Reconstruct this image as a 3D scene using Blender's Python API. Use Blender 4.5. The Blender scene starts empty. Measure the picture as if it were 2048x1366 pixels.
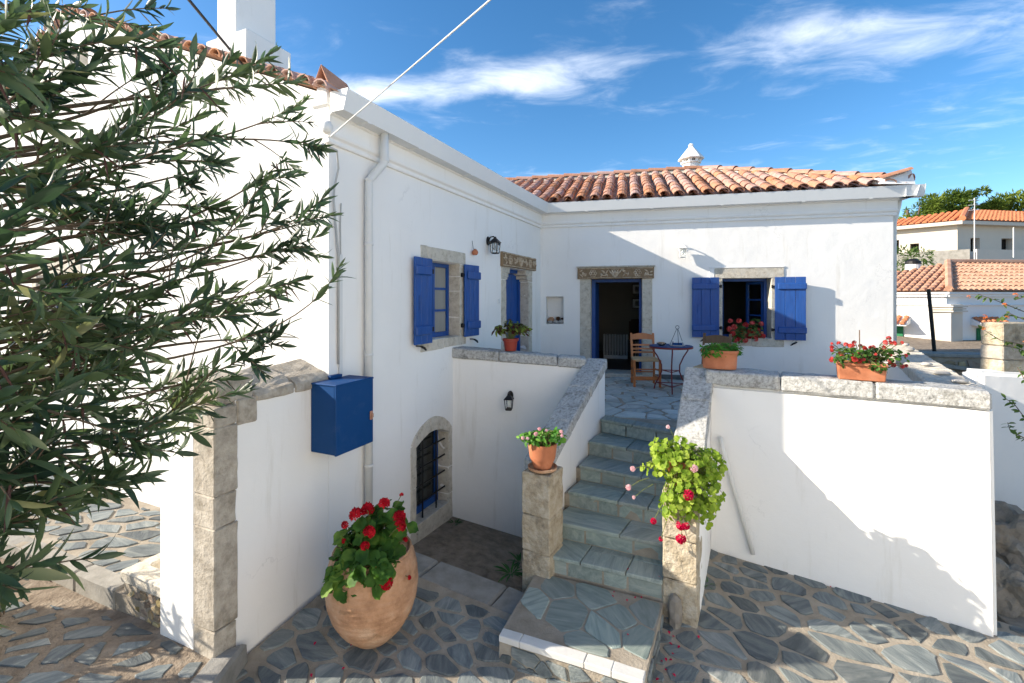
import bpy, bmesh, math, random
from mathutils import Vector, Matrix, noise
from mathutils.geometry import tessellate_polygon

random.seed(7)
R = random.Random(11)
rad = math.radians
# ------------------------------------------------------------------ camera, sky, sun, exposure
EYE = 2.70                      # eye height above the lowest paving; everything below is built relative to the eye level
FPX, CX, HY = 930.0, 1024.0, 599.0
scene = bpy.context.scene
col = scene.collection
cam_d = bpy.data.cameras.new('camera')
cam_d.sensor_width = 36.0
cam_d.lens = 36.0 * FPX / 2048
cam_d.shift_y = (HY - 683.0) / 2048
cam_d.clip_start = 0.05
cam_d.clip_end = 2000
cam = bpy.data.objects.new('camera', cam_d)
cam.location = (0, 0, EYE)
cam.rotation_euler = (rad(90), 0, 0)
col.objects.link(cam)
scene.camera = cam

SUN = Vector((1.0, 0.02, -0.478)).normalized()      # direction in which the light travels
elev = math.asin(-SUN.z)
azim = math.atan2(-SUN.x, -SUN.y)                   # towards the sun, clockwise from +Y
world = bpy.data.worlds.new('World')
scene.world = world
world.use_nodes = True
wn, wl = world.node_tree.nodes, world.node_tree.links
wn.clear()
w_out = wn.new('ShaderNodeOutputWorld')
w_bg = wn.new('ShaderNodeBackground')
w_bg.inputs['Strength'].default_value = 0.11
sky = wn.new('ShaderNodeTexSky')
sky.sky_type = 'NISHITA'
sky.sun_disc = False
sky.sun_elevation = elev
sky.sun_rotation = azim
sky.altitude = 100
sky.air_density = 0.85
sky.dust_density = 0.5
sky.ozone_density = 2.0
tc = wn.new('ShaderNodeTexCoord')
sep = wn.new('ShaderNodeSeparateXYZ')
wl.new(tc.outputs['Generated'], sep.inputs[0])
def wmath(op, a, b=None, c=None):
    n = wn.new('ShaderNodeMath'); n.operation = op
    for i, v in enumerate((a, b, c)):
        if v is None: continue
        if isinstance(v, (int, float)): n.inputs[i].default_value = v
        else: wl.new(v, n.inputs[i])
    return n.outputs[0]
zz = wmath('MAXIMUM', sep.outputs['Z'], 0.02)
cx_ = wmath('DIVIDE', sep.outputs['X'], zz)
cy_ = wmath('DIVIDE', sep.outputs['Y'], zz)
def wcomb(x, y, z=0.0):
    n = wn.new('ShaderNodeCombineXYZ')
    for i, v in enumerate((x, y, z)):
        if isinstance(v, (int, float)): n.inputs[i].default_value = v
        else: wl.new(v, n.inputs[i])
    return n.outputs[0]
def wnoise(vec, scale, detail, rough, dist=0.0):
    n = wn.new('ShaderNodeTexNoise')
    n.inputs['Scale'].default_value = scale
    n.inputs['Detail'].default_value = detail
    n.inputs['Roughness'].default_value = rough
    n.inputs['Distortion'].default_value = dist
    wl.new(vec, n.inputs['Vector'])
    return n.outputs[0]
cloud_fine = wnoise(wcomb(wmath('MULTIPLY', cx_, 1.0), wmath('MULTIPLY', cy_, 1.5)), 2.4, 9, 0.60, 0.5)
cloud_wide = wnoise(wcomb(wmath('ADD', cx_, 3.1), wmath('MULTIPLY', cy_, 1.6), 4.2), 0.62, 3, 0.5)
def bank(px, py, sx, sy, amp, tilt=0.0):            # a bank of cloud lying in the cloud layer, around one point of it
    dx = wmath('SUBTRACT', cx_, px); dy = wmath('SUBTRACT', cy_, py)
    dy = wmath('ADD', dy, wmath('MULTIPLY', dx, tilt))
    q = wmath('ADD', wmath('POWER', wmath('DIVIDE', dx, sx), 2.0), wmath('POWER', wmath('DIVIDE', dy, sy), 2.0))
    return wmath('MULTIPLY', wmath('EXPONENT', wmath('MULTIPLY', q, -1.0)), amp)
cl = wmath('ADD', wmath('MULTIPLY', cloud_fine, 0.62), wmath('MULTIPLY', cloud_wide, 0.55))
for b in ((-0.30, 2.18, 0.75, 0.15, 0.27, 0.12), (1.30, 1.78, 0.75, 0.24, 0.27, 0.05), (0.9, 3.75, 1.2, 0.35, 0.16, 0.0),
          (-2.6, 2.2, 0.9, 0.4, 0.16, 0.1), (0.25, 1.98, 0.3, 0.10, 0.10, 0.15)):
    cl = wmath('ADD', cl, bank(*b))
cloud = wn.new('ShaderNodeMapRange')
cloud.interpolation_type = 'SMOOTHSTEP'
cloud.inputs['From Min'].default_value = 0.61
cloud.inputs['From Max'].default_value = 1.08
cloud.inputs['To Max'].default_value = 0.85
wl.new(cl, cloud.inputs['Value'])
w_mix = wn.new('ShaderNodeMix'); w_mix.data_type = 'RGBA'
hs = wn.new('ShaderNodeHueSaturation')
hs.inputs['Saturation'].default_value = 1.28
hs.inputs['Value'].default_value = 0.64
hs.inputs['Hue'].default_value = 0.497
wl.new(sky.outputs[0], hs.inputs['Color'])
wl.new(cloud.outputs[0], w_mix.inputs[0])
wl.new(hs.outputs[0], w_mix.inputs[6])
w_mix.inputs[7].default_value = (4.6, 4.75, 5.0, 1)
wl.new(w_mix.outputs[2], w_bg.inputs['Color'])
wl.new(w_bg.outputs[0], w_out.inputs['Surface'])

sun_d = bpy.data.lights.new('sun', 'SUN')
sun_d.energy = 2.9
sun_d.angle = rad(0.53)
sun_d.color = (1.0, 0.90, 0.76)
sun = bpy.data.objects.new('sun', sun_d)
sun.rotation_euler = SUN.to_track_quat('-Z', 'Y').to_euler()
sun.location = (-20, 0, 14)
col.objects.link(sun)
vs = scene.view_settings
vs.view_transform = 'Standard'
vs.look = 'None'
vs.exposure = 1.76
vs.gamma = 1.0
vs.use_curve_mapping = False

# ------------------------------------------------------------------ helpers
def V(x, y, z=0.0): return Vector((x, y, z))
def at_h(px, py, h):            # the point at height h (relative to the eye) seen at a pixel
    y = h / ((HY - py) / FPX)
    return V((px - CX) / FPX * y, y, h)
def at_y(px, py, y):
    return V((px - CX) / FPX * y, y, (HY - py) / FPX * y)

class Frame:                    # a vertical plane: s along it, h up, o outwards
    def __init__(s, p0, d, n):
        s.p0 = V(*p0); s.d = V(*d).normalized(); s.n = V(*n).normalized()
    def __call__(s, a, h, o=0.0):
        p = s.p0 + s.d * a + s.n * o
        return V(p.x, p.y, h)
    def at(s, px, py, o=0.0):   # (s, h) where the plane shifted by o meets the ray of a pixel
        k = (px - CX) / FPX
        q = s.p0 + s.n * o
        a = (k * q.y - q.x) / (s.d.x - k * s.d.y)
        y = q.y + s.d.y * a
        return a, (HY - py) / FPX * y

ORG = {}
def link(o, parent=None):
    col.objects.link(o)
    if parent is not None: o.parent = parent
    return o
def tagit(o, label=None, cat=None, group=None, kind=None):
    if label: o['label'] = label
    if cat: o['category'] = cat
    if group: o['group'] = group
    if kind: o['kind'] = kind
    return o
def thing(name, loc, label=None, cat=None, group=None, kind=None, rotz=0.0):
    o = bpy.data.objects.new(name, None)
    o.empty_display_size = 0.1
    o.location = (loc[0], loc[1], loc[2] + EYE)
    o.rotation_euler = (0, 0, rotz)
    link(o)
    ORG[o.name] = V(*loc)
    return tagit(o, label, cat, group, kind)
def org(p): return ORG.get(p.name, V(0, 0, 0)) if p is not None else V(0, 0, 0)

class MB:
    def __init__(s): s.v = []; s.f = []
    def add(s, vs, fs):
        b = len(s.v)
        s.v += [Vector(v) for v in vs]
        s.f += [tuple(i + b for i in f) for f in fs]
        return s
    def hexa(s, p):             # 4 bottom points then 4 top points
        return s.add(p, [(3, 2, 1, 0), (4, 5, 6, 7), (0, 1, 5, 4), (1, 2, 6, 5), (2, 3, 7, 6), (3, 0, 4, 7)])
    def box(s, x0, x1, y0, y1, z0, z1):
        return s.hexa([(x0, y0, z0), (x1, y0, z0), (x1, y1, z0), (x0, y1, z0), (x0, y0, z1), (x1, y0, z1), (x1, y1, z1), (x0, y1, z1)])
    def fbox(s, fr, s0, s1, h0, h1, o0, o1):
        return s.hexa([fr(s0, h0, o0), fr(s1, h0, o0), fr(s1, h0, o1), fr(s0, h0, o1), fr(s0, h1, o0), fr(s1, h1, o0), fr(s1, h1, o1), fr(s0, h1, o1)])
    def prism(s, bot, top):     # two matching rings
        n = len(bot)
        return s.add(list(bot) + list(top), [tuple(reversed(range(n))), tuple(range(n, 2 * n))] + [(i, (i + 1) % n, n + (i + 1) % n, n + i) for i in range(n)])
    def tube(s, pts, r, n=8, cap=True):
        pts = [Vector(p) for p in pts]
        rs = r if isinstance(r, (list, tuple)) else [r] * len(pts)
        rings = []
        up = None
        for i, p in enumerate(pts):
            t = (pts[min(i + 1, len(pts) - 1)] - pts[max(i - 1, 0)])
            if t.length < 1e-9: t = V(0, 0, 1)
            t.normalize()
            if up is None:
                up = V(0, 0, 1) if abs(t.z) < 0.9 else V(1, 0, 0)
            a = t.cross(up)
            if a.length < 1e-6: a = t.cross(V(1, 0.3, 0))
            a.normalize(); b = a.cross(t).normalized(); up = b
            rings.append([p + (a * math.cos(k * 2 * math.pi / n) + b * math.sin(k * 2 * math.pi / n)) * rs[i] for k in range(n)])
        vs = [q for g in rings for q in g]
        fs = []
        for i in range(len(pts) - 1):
            for k in range(n):
                fs.append((i * n + k, i * n + (k + 1) % n, (i + 1) * n + (k + 1) % n, (i + 1) * n + k))
        if cap:
            fs.append(tuple(reversed(range(n)))); m = (len(pts) - 1) * n; fs.append(tuple(range(m, m + n)))
        return s.add(vs, fs)
    def lathe(s, prof, c=(0, 0, 0), n=20, sx=1.0, sy=1.0, rot=0.0):
        c = Vector(c); vs = []; fs = []
        for r, z in prof:
            for k in range(n):
                a = rot + k * 2 * math.pi / n
                vs.append(c + V(math.cos(a) * r * sx, math.sin(a) * r * sy, z))
        for i in range(len(prof) - 1):
            for k in range(n):
                fs.append((i * n + k, i * n + (k + 1) % n, (i + 1) * n + (k + 1) % n, (i + 1) * n + k))
        if prof[0][0] > 1e-6: fs.append(tuple(reversed(range(n))))
        if prof[-1][0] > 1e-6: m = (len(prof) - 1) * n; fs.append(tuple(range(m, m + n)))
        return s.add(vs, fs)
    def sweep(s, prof, path, close=True):    # prof: list of 2-tuples; path: function (a, b) -> list of points along
        rows = [path(a, b) for a, b in prof]
        m = len(rows[0]); n = len(rows)
        vs = [p for r in rows for p in r]; fs = []
        for i in range(n if close else n - 1):
            j = (i + 1) % n
            for k in range(m - 1):
                fs.append((i * m + k, j * m + k, j * m + k + 1, i * m + k + 1))
        if close:
            fs.append(tuple(i * m for i in reversed(range(n)))); fs.append(tuple(i * m + m - 1 for i in range(n)))
        return s.add(vs, fs)
    def mesh(s, name, o=(0, 0, 0), smooth=False, bevel=0.0, rough=None, mat=None, recalc=True, seg=1):
        o = Vector(o)
        me = bpy.data.meshes.new(name)
        me.from_pydata([tuple(v - o) for v in s.v], [], s.f)
        if recalc or bevel or rough:
            bm = bmesh.new(); bm.from_mesh(me)
            if recalc: bmesh.ops.recalc_face_normals(bm, faces=bm.faces)
            if bevel:
                es = [e for e in bm.edges if len(e.link_faces) == 2 and e.calc_face_angle(0) > 0.6]
                bmesh.ops.bevel(bm, geom=es, offset=bevel, segments=seg, affect='EDGES', clamp_overlap=True)
            if rough:
                amp, sc, size = rough
                for it in range(5):
                    es = [e for e in bm.edges if e.calc_length() > size * 1.5]
                    if not es: break
                    bmesh.ops.subdivide_edges(bm, edges=es, cuts=1, use_grid_fill=True)
                bmesh.ops.triangulate(bm, faces=[f for f in bm.faces if len(f.verts) > 4])
                bm.normal_update()
                dv = []
                for v in bm.verts:
                    w = (v.co + o)
                    dv.append(v.normal * (noise.noise(w * sc) * amp + noise.noise(w * sc * 2.7) * amp * 0.5))
                for v, d in zip(bm.verts, dv): v.co += d
            bm.to_mesh(me); bm.free()
        if smooth: me.shade_smooth()
        if mat: me.materials.append(mat)
        return me
    def build(s, name, mat, parent=None, local=False, **kw):
        if parent is None:
            lo = Vector((min(v.x for v in s.v), min(v.y for v in s.v), min(v.z for v in s.v)))
            hi = Vector((max(v.x for v in s.v), max(v.y for v in s.v), max(v.z for v in s.v)))
            o = V((lo.x + hi.x) / 2, (lo.y + hi.y) / 2, lo.z)
            ob = bpy.data.objects.new(name, s.mesh(name, o, mat=mat, **kw))
            ob.location = (o.x, o.y, o.z + EYE)
            link(ob); ORG[ob.name] = o
        else:
            o = V(0, 0, 0) if local else org(parent)
            ob = bpy.data.objects.new(name, s.mesh(name, o, mat=mat, **kw))
            link(ob, parent); ORG[ob.name] = o
        return ob
def inst(name, me, parent, m):  # a piece sharing mesh data, m: matrix in world (eye-relative) space, parent unrotated
    ob = bpy.data.objects.new(name, me)
    link(ob, parent)
    ob.matrix_local = Matrix.Translation(-org(parent)) @ m
    return ob
def copy_tree(o, parent=None):
    c = o.copy(); col.objects.link(c); c.parent = parent
    if o.name in ORG: ORG[c.name] = ORG[o.name].copy()
    for ch in list(o.children): copy_tree(ch, c)
    return c

def frustum(fr, s0, s1, h0, h1, o, inset, depth):   # shallow raised panel
    pass

def wall_mesh(mb, fr, outer, holes, thick, ofs=0.0):  # outer/holes: (s,h) loops; a slab with openings right through it
    loops = [outer] + holes
    pts = [p for l in loops for p in l]
    tris = tessellate_polygon([[V(p[0], p[1]) for p in l] for l in loops])
    n = len(pts)
    vs = [fr(a, h, ofs) for a, h in pts] + [fr(a, h, ofs - thick) for a, h in pts]
    fs = [tuple(t) for t in tris] + [tuple(i + n for i in reversed(t)) for t in tris]
    b = 0
    for l in loops:
        m = len(l)
        for i in range(m):
            j = (i + 1) % m
            fs.append((b + i, b + j, n + b + j, n + b + i))
        b += m
    return mb.add(vs, fs)
def rect(s0, s1, h0, h1): return [(s0, h0), (s1, h0), (s1, h1), (s0, h1)]

# ---- irregular paving: cells of a Voronoi diagram cut from an outline
def clip(poly, p, n):
    out = []
    m = len(poly)
    for i in range(m):
        a, b = poly[i], poly[(i + 1) % m]
        da = (a[0] - p[0]) * n[0] + (a[1] - p[1]) * n[1]
        db = (b[0] - p[0]) * n[0] + (b[1] - p[1]) * n[1]
        if da <= 0: out.append(a)
        if (da < 0) != (db < 0) and da != db:
            t = da / (da - db)
            out.append((a[0] + (b[0] - a[0]) * t, a[1] + (b[1] - a[1]) * t))
    return out
def area(poly):
    return 0.5 * sum(poly[i][0] * poly[(i + 1) % len(poly)][1] - poly[(i + 1) % len(poly)][0] * poly[i][1] for i in range(len(poly)))
def inside(poly, x, y):
    c = False; n = len(poly); j = n - 1
    for i in range(n):
        xi, yi = poly[i]; xj, yj = poly[j]
        if (yi > y) != (yj > y) and x < (xj - xi) * (y - yi) / (yj - yi) + xi: c = not c
        j = i
    return c
def inset(poly, d):
    if area(poly) < 0: poly = poly[::-1]
    out = poly
    n = len(poly)
    for i in range(n):
        a, b = poly[i], poly[(i + 1) % n]
        ex, ey = b[0] - a[0], b[1] - a[1]
        l = math.hypot(ex, ey)
        if l < 1e-6: continue
        nx, ny = ey / l, -ex / l
        out = clip(out, (a[0] - nx * d, a[1] - ny * d), (nx, ny))
        if len(out) < 3: return []
    return out
def soften(poly, rng, jit=0.0, cut=(.05, .17)):
    out = []
    n = len(poly)
    for i in range(n):
        a, b = poly[i], poly[(i + 1) % n]
        l = math.hypot(b[0] - a[0], b[1] - a[1])
        if l < 0.03:
            out.append(((a[0] + b[0]) / 2, (a[1] + b[1]) / 2)); continue
        k = rng.uniform(*cut)
        for t in (k, 1 - k):
            out.append((a[0] + (b[0] - a[0]) * t + rng.uniform(-jit, jit), a[1] + (b[1] - a[1]) * t + rng.uniform(-jit, jit)))
        if l > 0.25:
            out.insert(-1, (a[0] + (b[0] - a[0]) * .5 + rng.uniform(-jit, jit), a[1] + (b[1] - a[1]) * .5 + rng.uniform(-jit, jit)))
    return out
def cells(outline, size, rng, stretch=(1, 1, 0.0), convex_clip=None):
    xs = [p[0] for p in outline]; ys = [p[1] for p in outline]
    ca, sa = math.cos(stretch[2]), math.sin(stretch[2])
    def T(p): return ((p[0] * ca + p[1] * sa) / stretch[0], (-p[0] * sa + p[1] * ca) / stretch[1])
    seeds = []
    for it in range(6000):
        p = (rng.uniform(min(xs) - .3, max(xs) + .3), rng.uniform(min(ys) - .3, max(ys) + .3))
        q = T(p); r = size * rng.choice((.45, .6, .8, 1.05, 1.3))
        if all((q[0] - s[1][0]) ** 2 + (q[1] - s[1][1]) ** 2 > (0.5 * (r + s[2])) ** 2 for s in seeds):
            seeds.append((p, q, r))
    def U(q): return (q[0] * stretch[0] * ca - q[1] * stretch[1] * sa, q[0] * stretch[0] * sa + q[1] * stretch[1] * ca)
    res = []
    for i, (p, q, r) in enumerate(seeds):
        if not inside(outline, *p): continue
        poly = [(q[0] - 2, q[1] - 2), (q[0] + 2, q[1] - 2), (q[0] + 2, q[1] + 2), (q[0] - 2, q[1] + 2)]
        for j, (p2, q2, r2) in enumerate(seeds):
            if i == j: continue
            dx, dy = q2[0] - q[0], q2[1] - q[1]
            if dx * dx + dy * dy > 9 * size * size: continue
            poly = clip(poly, ((q[0] + q2[0]) / 2, (q[1] + q2[1]) / 2), (dx, dy))
            if len(poly) < 3: break
        if len(poly) < 3: continue
        poly = [U(c) for c in poly]
        if area(poly) < 0: poly = poly[::-1]
        res.append((p, poly))
    return res
def clip_to(poly, outline):      # convex outline, counter-clockwise
    if area(outline) < 0: outline = outline[::-1]
    for i in range(len(outline)):
        a, b = outline[i], outline[(i + 1) % len(outline)]
        ex, ey = b[0] - a[0], b[1] - a[1]
        poly = clip(poly, a, (ey, -ex))
        if len(poly) < 3: return []
    return poly
def stone_piece(name, poly, hfun, rise, sink, parent, mat, rng, kind_bevel=0.008, place=None):
    """one flat stone: outline poly (plan), its top 'rise' above hfun, lower edge 'sink' below; place maps (x, y, z) elsewhere"""
    n = len(poly)
    cx = sum(p[0] for p in poly) / n; cy = sum(p[1] for p in poly) / n
    tx, ty = rng.uniform(-.012, .012), rng.uniform(-.012, .012)
    up = rise + rng.uniform(-.003, .004)
    def P(p, k, dz):
        x = cx + (p[0] - cx) * k; y = cy + (p[1] - cy) * k
        z = hfun(x, y) + dz + (x - cx) * tx + (y - cy) * ty
        return place(x, y, z) if place else V(x, y, z)
    rr = max(math.hypot(p[0] - cx, p[1] - cy) for p in poly)
    kb = max(0.8, 1 - kind_bevel / max(rr, .02))
    low = [P(p, 1.0, -sink) for p in poly]
    mid = [P(p, 1.0, up - kind_bevel * .6) for p in poly]
    top = [P(p, kb, up) for p in poly]
    vs = low + mid + top
    fs = [tuple(range(2 * n, 3 * n))]
    for a in (0, 1):
        for i in range(n):
            j = (i + 1) % n
            fs.append((a * n + i, a * n + j, (a + 1) * n + j, (a + 1) * n + i))
    mb = MB().add(vs, fs)
    c = sum(top, V(0, 0, 0)) / n
    ob = bpy.data.objects.new(name, mb.mesh(name, c, mat=mat))
    link(ob, parent)
    ob.location = c - org(parent)
    return ob
def pave(outline, size, hfun, parent, mat, seed, gap=0.012, rise=0.012, name='paving_stone', stretch=(1.35, .9, .4), keep=None, jit=.006, pieces=None, place=None, minarea=.004, cut=(.05, .17)):
    rng = random.Random(seed); out = []
    for p, poly in cells(outline, size, rng, stretch):
        poly = clip_to(poly, pieces or outline)
        if len(poly) < 3 or abs(area(poly)) < minarea: continue
        poly = inset(poly, gap * rng.uniform(.7, 1.5))
        if len(poly) < 3 or abs(area(poly)) < minarea * .6: continue
        if keep and not keep(p, poly): continue
        poly = soften(poly, rng, jit, cut)
        out.append(stone_piece(name, poly, hfun, rise, .03, parent, mat, rng, place=place))
    return out
# ------------------------------------------------------------------ materials
def new_mat(name):
    m = bpy.data.materials.new(name); m.use_nodes = True
    t = m.node_tree
    return m, t.nodes, t.links, t.nodes['Principled BSDF']
def ramp_node(N, cols, stops=None, interp='LINEAR'):
    r = N.new('ShaderNodeValToRGB'); cr = r.color_ramp; cr.interpolation = interp
    n = len(cols)
    for i, c in enumerate(cols):
        p = stops[i] if stops else i / (n - 1)
        e = cr.elements[i] if i < 2 else cr.elements.new(p)
        e.position = p; e.color = (c[0], c[1], c[2], 1)
    return r
def coords(N, L, space, scale=(1, 1, 1), rot=(0, 0, 0), randomise=False):
    if space == 'World':
        g = N.new('ShaderNodeNewGeometry'); out = g.outputs['Position']
    else:
        g = N.new('ShaderNodeTexCoord'); out = g.outputs['Object']
    if randomise:
        oi = N.new('ShaderNodeObjectInfo')
        mu = N.new('ShaderNodeMath'); mu.operation = 'MULTIPLY'; mu.inputs[1].default_value = 57.0
        L.new(oi.outputs['Random'], mu.inputs[0])
        vr = N.new('ShaderNodeVectorRotate'); vr.rotation_type = 'Z_AXIS'
        L.new(out, vr.inputs['Vector']); L.new(mu.outputs[0], vr.inputs['Angle'])
        ad = N.new('ShaderNodeVectorMath'); ad.operation = 'ADD'
        L.new(vr.outputs[0], ad.inputs[0]); L.new(mu.outputs[0], ad.inputs[1])
        out = ad.outputs[0]
    mp = N.new('ShaderNodeMapping')
    mp.inputs['Scale'].default_value = scale; mp.inputs['Rotation'].default_value = rot
    L.new(out, mp.inputs['Vector'])
    return mp.outputs[0]
def noise_node(N, L, vec, scale, detail=5, rough=.55, dist=0.0):
    n = N.new('ShaderNodeTexNoise')
    n.inputs['Scale'].default_value = scale; n.inputs['Detail'].default_value = detail
    n.inputs['Roughness'].default_value = rough; n.inputs['Distortion'].default_value = dist
    L.new(vec, n.inputs['Vector'])
    return n.outputs[0]
def mixc(N, L, fac, a, b, mode='MIX'):
    m = N.new('ShaderNodeMix'); m.data_type = 'RGBA'; m.blend_type = mode
    for sock, v in ((m.inputs[0], fac), (m.inputs[6], a), (m.inputs[7], b)):
        if isinstance(v, (int, float)): sock.default_value = v
        elif isinstance(v, tuple): sock.default_value = (v[0], v[1], v[2], 1)
        else: L.new(v, sock)
    return m.outputs[2]
def bump(N, L, B, height, strength, dist=.01, prev=None):
    b = N.new('ShaderNodeBump'); b.inputs['Strength'].default_value = strength; b.inputs['Distance'].default_value = dist
    L.new(height, b.inputs['Height'])
    if prev is not None: L.new(prev, b.inputs['Normal'])
    L.new(b.outputs[0], B.inputs['Normal'])
    return b.outputs[0]
def stops_map(N, L, v, a, b):
    m = N.new('ShaderNodeMapRange'); m.inputs['From Min'].default_value = a; m.inputs['From Max'].default_value = b
    L.new(v, m.inputs['Value']); return m.outputs[0]
def pmat(name, cols, scale=6, stops=None, space='Object', aniso=(1, 1, 1), rough=.8, spec=.3, bscale=40, bstr=.3, bdist=.006, detail=6,
         objvar=0.0, objhue=0.0, second=None, randomise=False, metal=0.0, dist=0.0, nrough=.6):
    m, N, L, B = new_mat(name)
    vec = coords(N, L, space, aniso, randomise=randomise)
    nz = noise_node(N, L, vec, scale, detail, nrough, dist)
    c = ramp_node(N, cols, stops)
    L.new(nz, c.inputs[0]); out = c.outputs[0]
    if second:                         # (colour, scale, low, high): blotches of their own shape
        col2, sc2, lo, hi = second[:4]
        n2 = noise_node(N, L, vec, sc2, 6, .65)
        out = mixc(N, L, stops_map(N, L, n2, lo, hi), out, col2)
    if objvar or objhue:
        oi = N.new('ShaderNodeObjectInfo')
        h = N.new('ShaderNodeHueSaturation')
        mr = N.new('ShaderNodeMapRange'); mr.inputs['To Min'].default_value = 1 - objvar; mr.inputs['To Max'].default_value = 1 + objvar
        L.new(oi.outputs['Random'], mr.inputs['Value']); L.new(mr.outputs[0], h.inputs['Value'])
        if objhue:
            wn_ = N.new('ShaderNodeTexWhiteNoise'); wn_.noise_dimensions = '1D'
            L.new(oi.outputs['Random'], wn_.inputs['W'])
            mh = N.new('ShaderNodeMapRange'); mh.inputs['To Min'].default_value = .5 - objhue; mh.inputs['To Max'].default_value = .5 + objhue
            L.new(wn_.outputs['Value'], mh.inputs['Value']); L.new(mh.outputs[0], h.inputs['Hue'])
            ms = N.new('ShaderNodeMapRange'); ms.inputs['To Min'].default_value = .7; ms.inputs['To Max'].default_value = 1.25
            L.new(wn_.outputs['Value'], ms.inputs['Value']); L.new(ms.outputs[0], h.inputs['Saturation'])
        L.new(out, h.inputs['Color']); out = h.outputs[0]
    L.new(out, B.inputs['Base Color'])
    B.inputs['Roughness'].default_value = rough
    B.inputs['Specular IOR Level'].default_value = spec
    B.inputs['Metallic'].default_value = metal
    if bstr:
        nb = noise_node(N, L, vec, bscale, 4, .6)
        bump(N, L, B, nb, bstr, bdist)
    return m
def plaster(name, base=(.845, .825, .785), dirt=(.62, .58, .50)):
    m, N, L, B = new_mat(name)
    vec = coords(N, L, 'World')
    big = noise_node(N, L, vec, .9, 4, .6)
    c = ramp_node(N, [tuple(x * .955 for x in base), base, tuple(min(1, x * 1.02) for x in base)], [.25, .55, .8])
    L.new(big, c.inputs[0])
    vec2 = coords(N, L, 'World', (3.5, 3.5, .35))
    st = noise_node(N, L, vec2, 2.0, 7, .68)
    out = mixc(N, L, stops_map(N, L, st, .57, .95), c.outputs[0], dirt)
    wv = N.new('ShaderNodeTexVoronoi'); wv.feature = 'DISTANCE_TO_EDGE'; wv.inputs['Scale'].default_value = .55
    wob = noise_node(N, L, vec, 2.5, 5, .65)
    wa = N.new('ShaderNodeVectorMath'); wa.operation = 'MULTIPLY_ADD'; wa.inputs[1].default_value = (.9, .9, .9); L.new(wob, wa.inputs[0]); L.new(vec, wa.inputs[2]); L.new(wa.outputs[0], wv.inputs['Vector'])
    gate = stops_map(N, L, noise_node(N, L, vec, .8, 2, .5), .56, .66)
    ck = N.new('ShaderNodeMath'); ck.operation = 'MULTIPLY'; L.new(stops_map(N, L, wv.outputs['Distance'], .006, .001), ck.inputs[0]); L.new(gate, ck.inputs[1])
    out = mixc(N, L, ck.outputs[0], out, tuple(x * .84 for x in base))
    fl = noise_node(N, L, vec, 14, 3, .7)
    out = mixc(N, L, stops_map(N, L, fl, .74, .80), out, tuple(x * .86 for x in base))
    L.new(out, B.inputs['Base Color'])
    B.inputs['Roughness'].default_value = .92; B.inputs['Specular IOR Level'].default_value = .12
    n1 = noise_node(N, L, vec, 3.2, 3, .5)
    b1 = bump(N, L, B, n1, .40, .024)
    n2 = noise_node(N, L, vec, 75, 4, .6)
    bump(N, L, B, n2, .28, .004, b1)
    return m
def leafmat(name, cols, trans=.35, rough=.45, scale=3.0, spec=.35, tcol=None):
    m, N, L, B = new_mat(name)
    vec = coords(N, L, 'World')
    nz = noise_node(N, L, vec, scale, 2, .5)
    wn2 = N.new('ShaderNodeObjectInfo')
    ad = N.new('ShaderNodeMath'); ad.operation = 'ADD'
    mu = N.new('ShaderNodeMath'); mu.operation = 'MULTIPLY_ADD'; mu.inputs[1].default_value = .3; mu.inputs[2].default_value = -.15
    L.new(wn2.outputs['Random'], mu.inputs[0]); L.new(nz, ad.inputs[0]); L.new(mu.outputs[0], ad.inputs[1])
    c = ramp_node(N, cols, [.28 + .44 * i / (len(cols) - 1) for i in range(len(cols))])
    L.new(ad.outputs[0], c.inputs[0])
    L.new(c.outputs[0], B.inputs['Base Color'])
    B.inputs['Roughness'].default_value = rough; B.inputs['Specular IOR Level'].default_value = spec
    tr = N.new('ShaderNodeBsdfTranslucent')
    hv = N.new('ShaderNodeHueSaturation'); hv.inputs['Value'].default_value = 1.6; hv.inputs['Saturation'].default_value = 1.1
    if tcol: hv.inputs['Hue'].default_value = tcol
    L.new(c.outputs[0], hv.inputs['Color']); L.new(hv.outputs[0], tr.inputs['Color'])
    mx = N.new('ShaderNodeMixShader'); mx.inputs[0].default_value = trans
    L.new(B.outputs[0], mx.inputs[1]); L.new(tr.outputs[0], mx.inputs[2])
    L.new(mx.outputs[0], N['Material Output'].inputs['Surface'])
    return m
def wood_paint(name, base, dark, rough=.45):
    m, N, L, B = new_mat(name)
    vec = coords(N, L, 'Object', (14, 14, 1.2))
    nz = noise_node(N, L, vec, 3.0, 5, .6)
    c = ramp_node(N, [dark, base, tuple(min(1, x * 1.18) for x in base)], [.25, .55, .85]); L.new(nz, c.inputs[0])
    fd = noise_node(N, L, coords(N, L, 'World', (1, 1, .5)), 5, 6, .7)
    o2 = mixc(N, L, stops_map(N, L, fd, .48, .80), c.outputs[0], tuple(min(1, x * .8 + .03) for x in base))
    chip = noise_node(N, L, coords(N, L, 'World'), 42, 4, .7)
    o2 = mixc(N, L, stops_map(N, L, chip, .735, .75), o2, (.30, .29, .28))
    L.new(o2, B.inputs['Base Color']); B.inputs['Roughness'].default_value = rough; B.inputs['Specular IOR Level'].default_value = .35
    bump(N, L, B, nz, .35, .005)
    return m
M = {}
M['plaster'] = plaster('white_plaster')
M['far_white'] = plaster('far_white_plaster', (.80, .79, .77), (.7, .66, .58))
M['cream'] = pmat('cream_plaster', [(.56, .50, .42), (.66, .60, .51)], 1.2, space='World', bstr=0)
M['paint_white'] = pmat('white_metal_paint', [(.70, .71, .70), (.78, .78, .76)], 2.5, space='World', rough=.5, bstr=.05, second=((.45, .44, .40), 9, .68, .85))
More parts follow.
